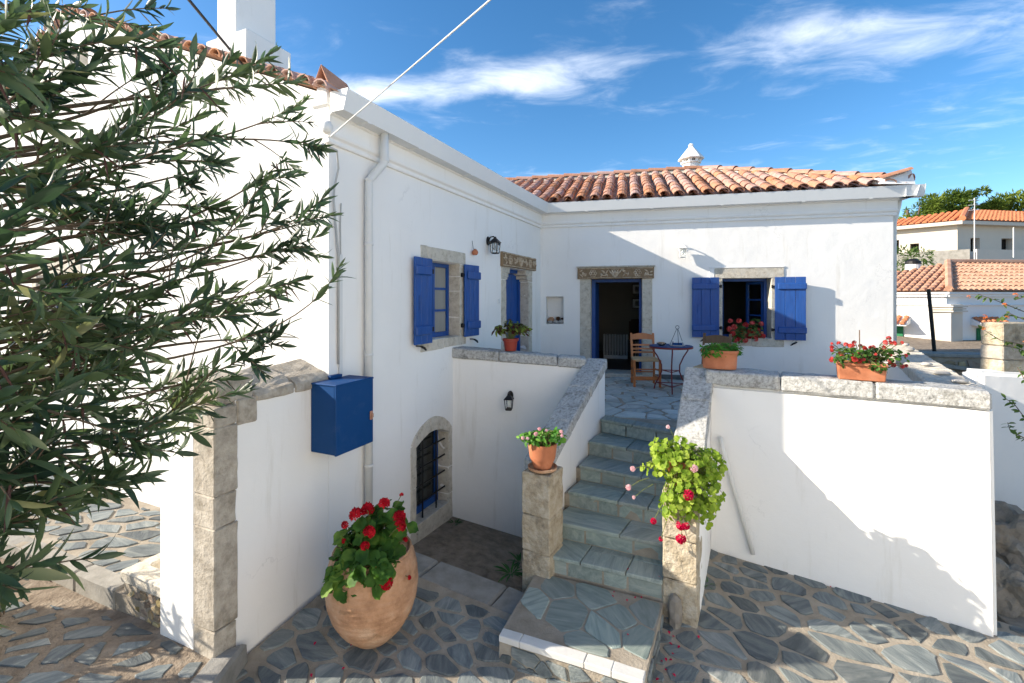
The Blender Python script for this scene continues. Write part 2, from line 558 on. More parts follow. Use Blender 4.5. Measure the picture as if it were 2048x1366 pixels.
M['granite'] = pmat('lichened_grey_stone', [(.13, .13, .115), (.34, .335, .315), (.48, .475, .45), (.62, .615, .59)], 34, [.28, .43, .55, .74], space='World', rough=.95, bscale=60, bstr=.7, bdist=.012, second=((.13, .125, .105), 5.5, .56, .74), nrough=.75)
M['limestone'] = pmat('pale_limestone', [(.33, .28, .21), (.56, .51, .42), (.68, .64, .56)], 12, [.25, .5, .8], space='World', rough=.92, bscale=60, bstr=.8, bdist=.012, second=((.24, .21, .165), 17, .58, .76), nrough=.72, detail=9)
M['limestone_grey'] = pmat('weathered_grey_limestone', [(.21, .18, .14), (.40, .355, .29), (.56, .51, .43)], 9, [.25, .5, .78], space='World', rough=.95, bscale=42, bstr=.8, bdist=.012, second=((.20, .175, .13), 7, .56, .78), nrough=.7)
M['shaded_carved_ground'] = pmat('recess_shaded_stone', [(.17, .11, .06), (.30, .215, .13)], 16, space='World', rough=.95, bscale=50, bstr=.5)  # shade between the carvings is put into this darker stone colour
M['dark_glass'] = pmat('dark_glass', [(.012, .014, .013), (.02, .022, .02)], 3, rough=.15, spec=.5, bstr=0)
M['carved'] = pmat('carved_tan_stone', [(.30, .21, .125), (.52, .42, .30), (.60, .52, .41)], 16, [.3, .5, .8], space='World', rough=.92, bscale=60, bstr=.5, bdist=.006)
M['poros'] = pmat('weathered_tan_stone', [(.22, .17, .105), (.43, .365, .265), (.57, .52, .43)], 11, [.26, .5, .76], space='World', rough=.95, bscale=30, bstr=1.0, bdist=.022, second=((.17, .145, .11), 8, .56, .76), nrough=.72, detail=9)
M['slate'] = pmat('slate', [(.055, .066, .070), (.115, .135, .138), (.195, .212, .20), (.29, .29, .255)], 3.2, [.22, .45, .62, .85], aniso=(1.0, 5.0, 4.0), rough=.62, spec=.42, bscale=16, bstr=.55, bdist=.012, objvar=.38, objhue=.035, randomise=True, dist=.6, second=((.30, .285, .235), 9, .66, .86))
M['tread'] = pmat('grey_green_schist', [(.15, .19, .175), (.25, .295, .265), (.37, .395, .35)], 3.0, [.25, .5, .8], aniso=(1.0, 6.0, 5.0), rough=.6, spec=.4, bscale=16, bstr=.5, bdist=.01, objvar=.22, objhue=.03, randomise=True, dist=.7)
M['terrace_stone'] = pmat('pale_schist', [(.27, .31, .30), (.42, .455, .435), (.56, .565, .51)], 3.0, [.25, .5, .8], aniso=(1.0, 4.0, 4.0), rough=.65, spec=.35, bscale=16, bstr=.4, bdist=.01, objvar=.22, objhue=.03, randomise=True, dist=.6)
M['mortar'] = pmat('sandy_mortar', [(.21, .175, .13), (.32, .275, .215), (.42, .375, .305)], 5, [.25, .5, .8], space='World', rough=.95, bscale=45, bstr=.6, bdist=.015)
M['earth'] = pmat('brown_earth', [(.14, .105, .075), (.24, .19, .14), (.34, .285, .22)], 9, [.25, .5, .8], space='World', aniso=(1, 1, 1), rough=.97, bscale=30, bstr=.9, bdist=.02)
M['pale_ground'] = pmat('pale_lane_surface', [(.34, .30, .25), (.42, .385, .33), (.48, .45, .40)], 2.2, [.25, .5, .8], space='World', rough=.95, bscale=30, bstr=.5, bdist=.01)
M['concrete'] = pmat('grey_concrete', [(.19, .18, .155), (.28, .265, .235), (.36, .345, .31)], 6, [.25, .5, .8], space='World', rough=.95, bscale=50, bstr=.5, bdist=.01)
M['marble'] = pmat('white_marble_edge', [(.50, .49, .46), (.68, .67, .64)], 8, space='World', rough=.6, bstr=.3, second=((.35, .33, .30), 13, .64, .8))
M['tile'] = pmat('terracotta_tile', [(.36, .175, .115), (.46, .245, .17), (.53, .32, .24)], 9, [.25, .5, .8], rough=.9, bscale=40, bstr=.4, objvar=.11, objhue=.006, randomise=True, second=((.40, .31, .25), 8, .58, .85))
M['tile_far'] = pmat('orange_roof_tile', [(.50, .17, .07), (.62, .25, .12)], 3, space='World', bstr=.1)
M['tile_old'] = pmat('old_roof_tile', [(.34, .17, .10), (.50, .28, .18), (.58, .42, .31)], 2.2, [.25, .5, .8], space='World', bstr=.1, nrough=.8)
M['blue'] = wood_paint('cobalt_blue_paint', (.012, .075, .29), (.008, .048, .20))
M['blue_metal'] = pmat('blue_steel_paint', [(.002, .042, .15), (.003, .054, .185)], 4, rough=.55, spec=.2, bscale=300, bstr=.12, second=((.03, .075, .19), 7, .55, .9))
M['iron'] = pmat('dark_iron', [(.012, .012, .014), (.03, .028, .026)], 12, rough=.5, metal=.4, bstr=.15)
M['rust_red'] = pmat('dark_red_iron', [(.16, .022, .016), (.25, .04, .028)], 14, rough=.45, bstr=.15)
M['chair_wood'] = pmat('orange_varnished_wood', [(.36, .11, .03), (.54, .19, .055)], 4, aniso=(6, 6, 1), rough=.38, spec=.45, bstr=.12)
M['old_wood'] = pmat('dark_old_wood', [(.10, .055, .028), (.20, .12, .065)], 5, aniso=(6, 6, 1), rough=.7, bstr=.3)
M['rush'] = pmat('woven_rush', [(.36, .24, .12), (.56, .42, .25)], 30, aniso=(1, 6, 1), rough=.85, bscale=80, bstr=.6)
M['terracotta'] = pmat('terracotta', [(.33, .11, .05), (.47, .175, .085), (.53, .24, .14)], 6, [.25, .55, .8], rough=.85, bscale=50, bstr=.25)
M['red_plastic'] = pmat('red_plastic', [(.26, .035, .02), (.34, .05, .03)], 6, rough=.4, bstr=.05)
M['urn'] = pmat('weathered_clay', [(.25, .125, .065), (.47, .265, .15), (.60, .43, .30)], 5.5, [.25, .5, .8], rough=.92, aniso=(1, 1, 1.15), bscale=34, bstr=.7, bdist=.015, second=((.12, .08, .04), 4.2, .60, .74))
M['soil'] = pmat('dark_soil', [(.03, .022, .015), (.07, .05, .035)], 20, rough=1, bstr=.8)
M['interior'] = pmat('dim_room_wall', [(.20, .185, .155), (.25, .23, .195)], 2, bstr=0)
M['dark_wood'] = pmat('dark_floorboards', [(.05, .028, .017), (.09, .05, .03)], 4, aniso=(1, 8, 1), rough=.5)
M['sofa'] = pmat('dark_brown_cloth', [(.06, .03, .02), (.10, .055, .035)], 30, rough=.95)
M['throw'] = pmat('striped_throw', [(.06, .03, .02), (.45, .40, .34), (.08, .04, .03)], 7, [.42, .5, .58], aniso=(4, .2, .2), rough=.95, bstr=.2)
M['cushion'] = pmat('off_white_cloth', [(.66, .63, .56), (.72, .69, .62)], 20, rough=.95)
M['white_enamel'] = pmat('white_enamel', [(.68, .68, .66), (.74, .74, .72)], 3, rough=.35, bstr=0)
M['paper'] = pmat('print_paper', [(.10, .10, .09), (.32, .31, .28)], 6, rough=.7, bstr=0)
M['pipe'] = pmat('white_plastic_pipe', [(.62, .62, .59), (.72, .72, .70)], 5, rough=.45, bstr=.03)
M['grey_cable'] = pmat('grey_cable', [(.38, .38, .37), (.46, .46, .45)], 5, rough=.5, bstr=0)
M['rock'] = pmat('brown_grey_rock', [(.10, .085, .065), (.22, .195, .16), (.33, .30, .26)], 4, [.25, .5, .8], space='World', rough=.95, bscale=14, bstr=.9, bdist=.03, second=((.30, .21, .12), 3, .6, .8))
M['pale_rock'] = pmat('pale_blue_grey_stone', [(.17, .185, .20), (.26, .275, .285)], 5, space='World', rough=.6, bstr=.2)
M['rubble'] = pmat('rubble_stone', [(.17, .12, .07), (.33, .25, .16), (.42, .36, .28)], 5, [.25, .5, .8], rough=.95, bscale=18, bstr=.8, bdist=.02, objvar=.35, objhue=.025, randomise=True)
M['pebble'] = pmat('pale_pebble', [(.30, .28, .25), (.46, .44, .41)], 7, rough=.7, bstr=.1, objvar=.3)
M['cone'] = pmat('pine_cone', [(.07, .035, .02), (.17, .095, .055)], 20, rough=.9, bstr=.5)
M['green_paint'] = pmat('green_shutter_paint', [(.02, .14, .06), (.03, .2, .09)], 4, bstr=.05)
M['room_shade'] = pmat('painted_room_shade', [(.02, .018, .016), (.03, .027, .024)], 4, bstr=0)  # near-black colour that paints the darkness of unlit rooms
M['bark'] = pmat('grey_brown_bark', [(.08, .055, .035), (.17, .13, .09)], 14, rough=.95, bstr=.5, space='World')
M['stem'] = pmat('green_stem', [(.10, .12, .035), (.17, .19, .06)], 8, rough=.7, bstr=0, space='World')
M['oleander'] = leafmat('oleander_leaf', [(.026, .052, .026), (.056, .096, .042), (.105, .15, .062), (.20, .205, .09)], .26, .42, 2.2, .5)
M['pod'] = pmat('brown_seed_pod', [(.045, .022, .02), (.10, .045, .035)], 10, rough=.7, bstr=.1, space='World')
M['geranium'] = leafmat('geranium_leaf', [(.026, .075, .012), (.065, .15, .022), (.17, .27, .045)], .32, .6, 8, .2)
M['lime'] = leafmat('lime_geranium_leaf', [(.13, .225, .02), (.26, .37, .04), (.42, .50, .09)], .42, .6, 9, .2)
M['bright'] = leafmat('bright_green_leaf', [(.05, .17, .02), (.10, .28, .03), (.20, .38, .06)], .35, .55, 9, .25)
M['coleus_leaf'] = leafmat('coleus_leaf', [(.08, .014, .018), (.06, .05, .02), (.16, .22, .035), (.24, .30, .06)], .35, .6, 26, .2)
M['vine'] = leafmat('vine_leaf', [(.03, .07, .015), (.07, .13, .03), (.14, .19, .05)], .35, .55, 6, .25)
M['pine'] = leafmat('pine_needles', [(.07, .115, .02), (.15, .20, .035), (.24, .27, .055)], .25, .7, .5, .1)
M['weed'] = leafmat('weed_leaf', [(.02, .07, .015), (.05, .13, .03)], .3, .6, 8, .2)
M['petal_red'] = leafmat('red_petal', [(.33, .004, .012), (.50, .010, .022), (.62, .03, .04)], .25, .6, 20, .1)
M['petal_coral'] = leafmat('coral_petal', [(.42, .035, .035), (.62, .08, .07), (.68, .18, .16)], .3, .6, 20, .1)
M['petal_magenta'] = leafmat('magenta_petal', [(.45, .006, .05), (.62, .015, .08)], .3, .6, 20, .1)
M['petal_pink'] = leafmat('pale_pink_petal', [(.70, .42, .45), (.78, .62, .62)], .3, .6, 20, .1)
M['petal_orange'] = leafmat('orange_petal', [(.60, .17, .05), (.66, .26, .12)], .3, .6, 20, .1)
def glass(name, tint=(.9, .94, .94), rough=.0):
    m, N, L, B = new_mat(name)
    B.inputs['Base Color'].default_value = (*tint, 1); B.inputs['Roughness'].default_value = rough
    B.inputs['Transmission Weight'].default_value = 1.0; B.inputs['IOR'].default_value = 1.45
    vec = coords(N, L, 'World'); nz = noise_node(N, L, vec, 3, 2, .5); bump(N, L, B, nz, .02, .01)
    return m
M['glass'] = glass('window_glass')
M['frosted'] = pmat('curtained_glass', [(.22, .22, .20), (.30, .30, .28)], 3, rough=.12, spec=.6, aniso=(8, 8, .6), bstr=0)
# ------------------------------------------------------------------ the lie of the place
K1 = math.atan2(411.0, FPX)                      # bearing of the long house wall
D1 = V(math.sin(K1), math.cos(K1)); N1 = V(math.cos(K1), -math.sin(K1))
C0 = V(-1.667, 4.225)                            # near corner of the house
C1 = V(0.569, 9.286)                             # inner corner of the yard
W1 = Frame(C0, D1, N1)
L1 = (C1 - C0).length
GB = Frame(C0, -N1, -D1)                         # gable wall: s runs away to the left
K2 = math.atan2(FPX, 3794.0)
E2 = V(math.cos(K2), -math.sin(K2)); N2 = V(-math.sin(K2), -math.cos(K2))
W2 = Frame(C1, E2, N2)
L2 = 6.04
KT = rad(29.5)
DT = V(math.cos(KT), -math.sin(KT)); NT = V(-math.sin(KT), -math.cos(KT))
TW = Frame(V(-0.83, 6.215), DT, NT)              # terrace front, right of the stairs
TL = Frame(V(-0.83, 6.215), V(1.71, -.255), V(-.255, -1.71))   # terrace front, left of the stairs
FL = -1.48                                       # terrace floor
def ground_h(x, y): return -2.48 + .14 * (y - 4.7)
BASE = -3.3

# ------------------------------------------------------------------ ground
g = MB()
xs = [-60, -6.5, -2.12, -1.2, 0, 1, 2, 3, 4.3, 8, 60, 400]
g.add([(-400, -60, -3.4), (400, -60, -3.4), (400, 900, -3.4), (-400, 900, -3.4)], [(0, 1, 2, 3)])
earth = g.build('ground', M['pale_ground']); tagit(earth, kind='structure')
yard = thing('courtyard_paving', (1.0, 4.2, ground_h(1, 4.2)), kind='structure')
m = MB()
yo = [(-2.06, 1.6), (4.4, 1.6), (4.4, 3.5), (2.1, 4.9), (1.3, 4.1), (0.9, 3.9), (0.2, 3.735), (-1.42, 4.54), (-2.02, 3.4)]
nx, ny = 34, 22
m.add([(x, y, ground_h(x, y)) for x, y in yo] + [(x, y, -3.6) for x, y in yo], [tuple(range(9))] + [(i, (i + 1) % 9, 9 + (i + 1) % 9, 9 + i) for i in range(9)])
m.build('mortar_bed', M['mortar'], yard)
pave([(-2.06, 2.7), (.8, 2.7), (.5, 3.6), (.2, 3.725), (-1.42, 4.53), (-2.02, 3.4)], .245, ground_h, yard, M['slate'], 5, gap=.016, rise=.010, stretch=(1.3, .9, -.5), jit=.010, cut=(.1, .26), keep=lambda p, q: p[1] > 2.95)
pave([(.6, 2.7), (4.35, 2.7), (4.35, 3.55), (2.05, 4.86), (1.3, 4.1), (.9, 3.5)], .235, ground_h, yard, M['slate'], 6, gap=.018, rise=.010, stretch=(1.35, .9, -.5), jit=.010, cut=(.1, .28), keep=lambda p, q: p[1] > 2.95)
fg = MB().add([V(-14, -12, -2.93), V(5.95, -12, -2.93), V(5.95, 1.62, -2.93), V(-14, 1.62, -2.93)], [(0, 1, 2, 3)]).build('bounce_lane_surface', M['pale_ground']); tagit(fg, kind='structure')  # unseen lane ground, added pale to bounce light onto the shaded walls
# left side: lower lane and the raised sunlit path along the gable
lane = thing('lane', (-3.2, 3.2, -2.5), kind='structure')
m = MB(); lo = [(-12, 1.0), (-2.07, 1.0), (-2.07, 3.36), (-2.68, 3.66), (-3.22, 3.78), (-12, 7.6)]
m.prism([V(x, y, -3.6) for x, y in lo], [V(x, y, -2.53) for x, y in lo]); m.build('mortar_bed', M['earth'], lane)
pave([(-5.2, 2.6), (-2.1, 2.6), (-2.1, 3.3), (-2.68, 3.62), (-3.22, 3.74), (-5.2, 4.5)], .3, lambda x, y: -2.53, lane, M['slate'], 9, gap=.034, rise=.008, stretch=(1.3, .85, .15), jit=.012)
path = thing('raised_path', (-4.0, 4.6, -2.37), kind='structure')
def path_h(x, y): return -2.375 + .03 * (y - 4.2)
m = MB(); po = [(-9, 6.35), (-3.2, 3.79), (-2.66, 3.55), (-2.2, 4.3), (-9, 7.4)]
po = [(-9.0, 6.34), (-3.22, 3.79), (-2.1, 3.36), (-1.75, 4.26), (-9.0, 7.5)]
m.prism([V(x, y, -3.6) for x, y in po], [V(x, y, path_h(x, y)) for x, y in po]); m.build('mortar_bed', M['mortar'], path)
pave([(-6.2, 5.22), (-3.2, 3.9), (-2.35, 3.6), (-2.0, 4.3), (-6.2, 6.2)], .3, path_h, path, M['slate'], 14, gap=.024, rise=.010, stretch=(1.6, .8, .1), jit=.014)
kb = MB()                                        # kerb of the path, in lengths
kd = V(-5.78, 2.55).normalized(); kn = V(-kd.y, kd.x)
a = 0.0
while a < 6.0:
    l = R.uniform(.45, .8)
    p0 = V(-3.24, 3.80) + kd * a; p1 = p0 + kd * (l - .012); q = V(-.40, -.915) * .012; b_ = V(.40, .915) * .14
    k = MB().hexa([V(*(p0 + q).xy, -2.6), V(*(p1 + q).xy, -2.6), V(*(p1 + b_).xy, -2.6), V(*(p0 + b_).xy, -2.6),
                   V(*(p0 + q).xy, -2.365), V(*(p1 + q).xy, -2.365), V(*(p1 + b_).xy, -2.36), V(*(p0 + b_).xy, -2.36)])
    k.build('kerb_stone', M['concrete'], path, bevel=.015, rough=(.008, 6, .15))
    a += l
# step edge between the lane and the yard
k = MB().hexa([V(-2.12, 1.2, -2.8), V(-1.93, 1.2, -2.8), V(-1.93, 3.44, -2.8), V(-2.12, 3.3, -2.8), V(-2.12, 1.2, -2.52), V(-1.95, 1.2, -2.525), V(-1.95, 3.44, -2.515), V(-2.12, 3.3, -2.51)])
k.build('kerb_stone', M['concrete'], lane, bevel=.02, rough=(.012, 6, .12))
# sunken landing before the arched door
land = thing('sunken_landing', (-.6, 5.2, -2.9), kind='structure')
m = MB(); so = [(-1.47, 4.72, -2.80), (.32, 3.95, -2.90), (.6, 4.9, -3.05), (.55, 6.15, -3.22), (-.95, 6.4, -2.88)]
m.add([V(*q) for q in so], [(0, 1, 4), (1, 2, 3), (1, 3, 4)]); m.build('earth_floor', M['earth'], land)
a = 0.0
cd = V(.895, -.446); cn = V(.446, .895)
for i, l in enumerate((.62, .75, .55)):
    p0 = V(-1.42, 4.54) + cd * a; p1 = p0 + cd * (l - .01)
    z0 = -2.515 - .055 * a; z1 = -2.515 - .055 * (a + l); w = cn * .36
    kk = MB().hexa([V(*p0.xy, -3.1), V(*p1.xy, -3.1), V(*(p1 + w).xy, -3.1), V(*(p0 + w).xy, -3.1), V(*p0.xy, z0), V(*p1.xy, z1), V(*(p1 + w).xy, z1 - .02), V(*(p0 + w).xy, z0 - .02)])
    kk.build('kerb_stone', M['concrete'], land, bevel=.02, rough=(.008, 5, .12))
    a += l

# ------------------------------------------------------------------ the house
house = thing('house', (C0.x, C0.y, -2.55), 'white plastered house with blue shutters and red tiled roofs around the terrace', 'house')
EAVE = 1.86
def aw(px, py, o=0.0): return W1.at(px, py, o)
def bw(px, py, o=0.0): return W2.at(px, py, o)
# openings of the long wall
sA, _ = aw(858, 600); sB, _ = aw(919.5, 600)
wt, wb = aw(890, 524)[1], aw(890, 676)[1]
dA, _ = aw(1011.6, 600); dB, _ = aw(1056.5, 600); dt = aw(1034, 538)[1]
rA, rB = 1.336, 2.06
arch_in = [(rA, -2.66), (rB, -2.66), (rB, -1.745)] + [(rA + (rB - rA) * (1 - t), -1.745 + .115 * math.sin(math.pi * t) ** .8) for t in [i / 10 for i in range(1, 10)]] + [(rA, -1.745)]
m = MB()
wall_mesh(m, W1, [(0, BASE), (L1 + .4, BASE), (L1 + .4, EAVE), (0, EAVE)], [rect(sA, sB, wb, wt), rect(dA, dB, FL - .02, dt), arch_in], .5)
m.build('courtyard_wall', M['plaster'], house)
# back wall
nA, nT = bw(1092, 593); nB, nBt = bw(1127, 648)
oA = bw(1181, 600)[0]; oB = bw(1284.5, 600)[0]; ot = bw(1232, 557)[1]
vA = bw(1444.5, 600)[0]; vB = bw(1542.8, 600)[0]; vt = bw(1493, 556)[1]; vb = bw(1493, 676)[1]
m = MB()
wall_mesh(m, W2, [(-.3, BASE), (L2, BASE), (L2, EAVE), (-.3, EAVE)], [rect(nA, nB, nBt, nT), rect(oA, oB, FL - .02, ot), rect(vA, vB, vb, vt)], .55)
m.build('back_wall', M['plaster'], house)
m = MB(); m.fbox(W2, nA - .05, nB + .05, nBt - .05, nT + .05, -.22, -.30); m.build('niche_back', M['plaster'], house)
# right-hand end wall, running back from the back wall's end
m = MB()
p = W2(L2, 0, -.551); q = W2(L2 - .5, 0, -.551); bk = -N2 * 5.6
m.hexa([V(q.x, q.y, BASE), V(p.x, p.y, BASE), V((p + bk).x, (p + bk).y, BASE), V((q + bk).x, (q + bk).y, BASE), V(q.x, q.y, EAVE), V(p.x, p.y, EAVE), V((p + bk).x, (p + bk).y, EAVE), V((q + bk).x, (q + bk).y, EAVE)])
m.build('end_wall', M['plaster'], house)
# gable wall
RID, PIT = 4.45, .41
gw0, gwt = GB.at(150, 548); gw1, _ = GB.at(75, 548); gwb = GB.at(110, 655)[1]
ga, gat = GB.at(176, 88); gb_, _ = GB.at(140, 88); gab = GB.at(158, 135)[1]
m = MB()
wall_mesh(m, GB, [(.5, BASE), (2 * RID, BASE), (2 * RID, EAVE), (RID, EAVE + PIT * RID), (.5, EAVE + PIT * .5)],
          [rect(gw0, gw1, gwb, gwt), [(ga, gab), (gb_, gab), (gb_, gat - .06), ((ga + gb_) / 2, gat), (ga, gat - .06)]], .5)
m.build('gable_wall', M['plaster'], house)
m = MB(); m.add([GB(0.0, EAVE, -.001), GB(.5, EAVE, -.001), GB(.5, EAVE + PIT * .5, -.001), GB(0, EAVE, -.5), GB(.5, EAVE, -.5), GB(.5, EAVE + PIT * .5, -.5)], [(0, 1, 2), (3, 5, 4), (0, 2, 5, 3)])
m.build('verge_filler', M['plaster'], house)
gwin = MB()
for (a0, a1, h0, h1) in ((gw0 - .16, gw1 + .16, gwt, gwt + .2), (gw0 - .16, gw1 + .16, gwb - .16, gwb), (gw0 - .13, gw0, gwb, gwt), (gw1, gw1 + .13, gwb, gwt)):
    MB().fbox(GB, a0, a1, h0, h1, -.2, .012).build('stone_surround', M['limestone'], house, bevel=.006, rough=(.006, 8, .1))
w_ = MB().fbox(GB, gw0, gw1, gwb, gwt, -.24, -.20).build('gable_window_shutter', M['blue'], house)
MB().fbox(GB, ga - .02, gb_ + .02, gab, gat, -.3, -.2).build('attic_vent', M['limestone'], house)
# stone plinth wall under the sloped end of the roof: corner kneeler with an upturned tile
kn_ = MB()
kn_.hexa([W1(-.02, EAVE - .1, .02), W1(.24, EAVE - .1, .02), W1(.24, EAVE - .1, -.2), W1(-.02, EAVE - .1, -.2), W1(-.02, EAVE + .13, .0), W1(.22, EAVE + .11, .0), W1(.22, EAVE + .13, -.10), W1(-.02, EAVE + .15, -.10)])
kn_.build('kneeler_block', M['plaster'], house, bevel=.015)

# interior seen through the door and the window of the back wall
inn = MB()
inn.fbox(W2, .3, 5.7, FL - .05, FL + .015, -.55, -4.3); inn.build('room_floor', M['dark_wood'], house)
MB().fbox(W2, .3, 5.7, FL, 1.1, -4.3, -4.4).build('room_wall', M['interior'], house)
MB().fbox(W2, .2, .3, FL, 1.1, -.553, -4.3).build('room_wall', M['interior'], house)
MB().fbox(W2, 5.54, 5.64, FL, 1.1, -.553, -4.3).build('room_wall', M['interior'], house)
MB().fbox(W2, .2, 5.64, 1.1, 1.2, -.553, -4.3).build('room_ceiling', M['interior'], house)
# near-black panels standing in for the unlit rooms behind the long wall
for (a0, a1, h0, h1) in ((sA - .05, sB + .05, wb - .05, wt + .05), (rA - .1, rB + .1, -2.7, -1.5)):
    MB().fbox(W1, a0, a1, h0, h1, -.505, -.56).build('room_shade_panel', M['room_shade'], house)

# cornice mouldings
def run(fr, prof, s0, s1, dh=0.0, m=None):
    m = m or MB()
    return m.sweep(prof, lambda o, h: [fr(s0, h + dh, o), fr(s1, h + dh, o)])
corn = [(-.02, 1.415), (.030, 1.418), (.036, 1.430), (.036, 1.446), (.026, 1.454), (.032, 1.466), (.055, 1.482), (.062, 1.500), (.062, 1.516), (.048, 1.524), (.048, 1.60), (.05, 1.66), (.07, 1.672), (.07, 1.70), (-.02, 1.70)]
run(W1, corn, -.034, L1 + .05).build('cornice', M['plaster'], house)
run(W2, corn, -.05, L2 + .035, .003).build('cornice', M['plaster'], house)
# eaves board and gutters
gut = [(.055, 1.862), (.055, 1.682), (.205, 1.682), (.255, 1.862), (.247, 1.862), (.200, 1.690), (.063, 1.690), (.063, 1.862)]
gA = run(W1, gut, -.03, L1 - .14).build('gutter', M['paint_white'], house)
MB().hexa([W1(-.034, 1.680, .052), W1(-.034, 1.680, .208), W1(-.026, 1.680, .208), W1(-.026, 1.680, .052), W1(-.034, 1.866, .052), W1(-.034, 1.866, .259), W1(-.026, 1.866, .259), W1(-.026, 1.866, .052)]).build('gutter_end', M['paint_white'], gA)
gB = run(W2, gut, .172, L2 + .33, .008).build('gutter', M['paint_white'], house)
for sgn, ss in ((0, L2 + .33),):
    MB().hexa([W2(ss, 1.688, .052), W2(ss + .006, 1.688, .052), W2(ss + .006, 1.688, .208), W2(ss, 1.688, .208), W2(ss, 1.874, .052), W2(ss + .006, 1.874, .052), W2(ss + .006, 1.874, .259), W2(ss, 1.874, .259)]).build('gutter_end', M['paint_white'], gB)
for ss in (.28, 1.1, 2.3, 3.5, 4.6):
    MB().fbox(W1, ss, ss + .05, 1.674, 1.681, .05, .208).build('gutter_strap', M['paint_white'], gA)
for ss in (.9, 2.1, 3.3, 4.6, 5.6):
    MB().fbox(W2, ss, ss + .05, 1.682, 1.689, .05, .208).build('gutter_strap', M['paint_white'], gB)
# the eave turns the far corner and comes back along the end wall
EW = Frame(W2(L2, 0, 0), -N2, E2)
run(EW, gut, -.255, 5.5, .008).build('gutter', M['paint_white'], house)
run(EW, corn, -.035, 5.5).build('cornice', M['plaster'], house)
# downpipe of the long wall
s_, _ = aw(738, 600, .06); so_, _ = aw(769, 300, .13)
dp = MB().tube([W1(so_, 1.70, .13), W1(so_, 1.42, .13), W1(so_ - .01, 1.38, .125), W1(s_ + .03, 1.22, .065), W1(s_, 1.17, .058), W1(s_, -2.6, .058)], [.041, .041, .041, .04, .038, .038], 14)
dpo = dp.build('downpipe', M['pipe'], house, smooth=True)
for h in (1.41, 1.19, .55, -.55, -1.65): MB().lathe([(.042, -.012), (.045, -.008), (.045, .008), (.042, .012)], W1(s_ if h < 1.3 else so_, h, .058 if h < 1.3 else .13), 14).build('pipe_collar', M['pipe'], dpo)
# end pipe at the far right corner
MB().tube([EW(.1, 1.7, .13), EW(.1, 1.6, .12), EW(.12, 1.3, .06), EW(.12, -1.4, .06)], .045, 10).build('downpipe', M['pipe'], house, smooth=True)
# conduit and cables running down by the corner
s2_, _ = aw(682, 600, .02)
MB().fbox(W1, s2_ - .018, s2_ + .018, -.70, .42, .001, .022).build('cable_conduit', M['pipe'], house)
cb = [W1(-.25, .93 + .35, .05), W1(-.14, 1.36, .08), W1(.0, 1.34, .10), W1(.06, 1.20, .06), W1(.04, 1.02, .03), W1(.045, .9, .018), W1(s2_ - .03, .4, .018), W1(s2_ - .03, -.6, .018)]
MB().tube(cb, .009, 8).build('service_cable', M['grey_cable'], house, smooth=True)
MB().tube([W1(s2_ + .01, .9, .012), W1(s2_, .7, .012), W1(s2_ + .006, .41, .012)], .006, 6).build('service_cable', M['grey_cable'], house)
MB().lathe([(.0, .0), (.035, .0), (.05, .03), (.05, .07), (.03, .1), (.0, .1)], W1(-.035, 1.50, .02), 12).build('insulator', M['white_enamel'], house, smooth=True)

# ---- roofs
def tile_mesh(r0, r1, l, th=.016, n=6):           # half barrel along +Y, open below, laid wide end at y=0
    m = MB(); rows = []
    for y, r in ((0.0, r0), (l, r1)):
        rows.append([V(math.cos(math.pi * k / n) * r, y, math.sin(math.pi * k / n) * r * .78) for k in range(n + 1)])
        rows.append([V(math.cos(math.pi * k / n) * (r - th), y, math.sin(math.pi * k / n) * (r - th) * .78) for k in range(n + 1)])
    k = n + 1; vs = [p for r in rows for p in r]; fs = []
    for i in range(n):
        fs.append((i, i + 1, 2 * k + i + 1, 2 * k + i)); fs.append((k + i + 1, k + i, 3 * k + i, 3 * k + i + 1)); fs.append((i + 1, i, k + i, k + i + 1))
    fs.append((0, 2 * k, 3 * k, k)); fs.append((n, k + n, 3 * k + n, 2 * k + n))
    return m.add(vs, fs).mesh('roof_tile', mat=M['tile'], smooth=False)
TILE = tile_mesh(.098, .084, .46)
RT = tile_mesh(.125, .105, .46)
roof = MB()
IN = -N2
SL = .405; cs = 1 / math.hypot(1, SL); sn = SL * cs
EH = 1.872
def rp(u, v, up=0.0):                             # point of the back roof: u along the eave, v up the slope
    p = W2(u, 0, .2) + IN * (v * cs)
    nrm = V(-IN.x * sn, -IN.y * sn, cs)
    return V(p.x, p.y, EH + v * sn) + nrm * up
VR = 2.87 / cs
UR = L2 + .28
r0_ = MB()
r0_.add([rp(-2.2, 0), rp(UR, 0), rp(UR - 2.87, VR), rp(-3.2, VR)], [(0, 1, 2, 3)])
def rs(a, v):                                     # the end slope beyond the hip
    p = W2(UR, 0, .2) + IN * a - E2 * (v * cs); return V(p.x, p.y, EH + v * sn)
r0_.add([rs(0, 0), rs(5.9, 0), rs(5.9, VR), rs(2.87, VR)], [(0, 1, 2, 3)])
def rb(u, v):
    p = W2(u, 0, .2) + IN * (5.74 - v * cs); return V(p.x, p.y, EH + v * sn)
r0_.add([rb(-3, 0), rb(UR, 0), rb(UR - 2.87, VR), rb(-3.2, VR)], [(3, 2, 1, 0)])
roofo = r0_.build('terrace_roof', M['tile_old'], house)
pan = MB()
u0, du, ex = -1.45, .252, .365
ncol = int((UR - u0) / du) + 1
axis_v = V(IN.x * cs, IN.y * cs, sn); axis_n = V(-IN.x * sn, -IN.y * sn, cs)
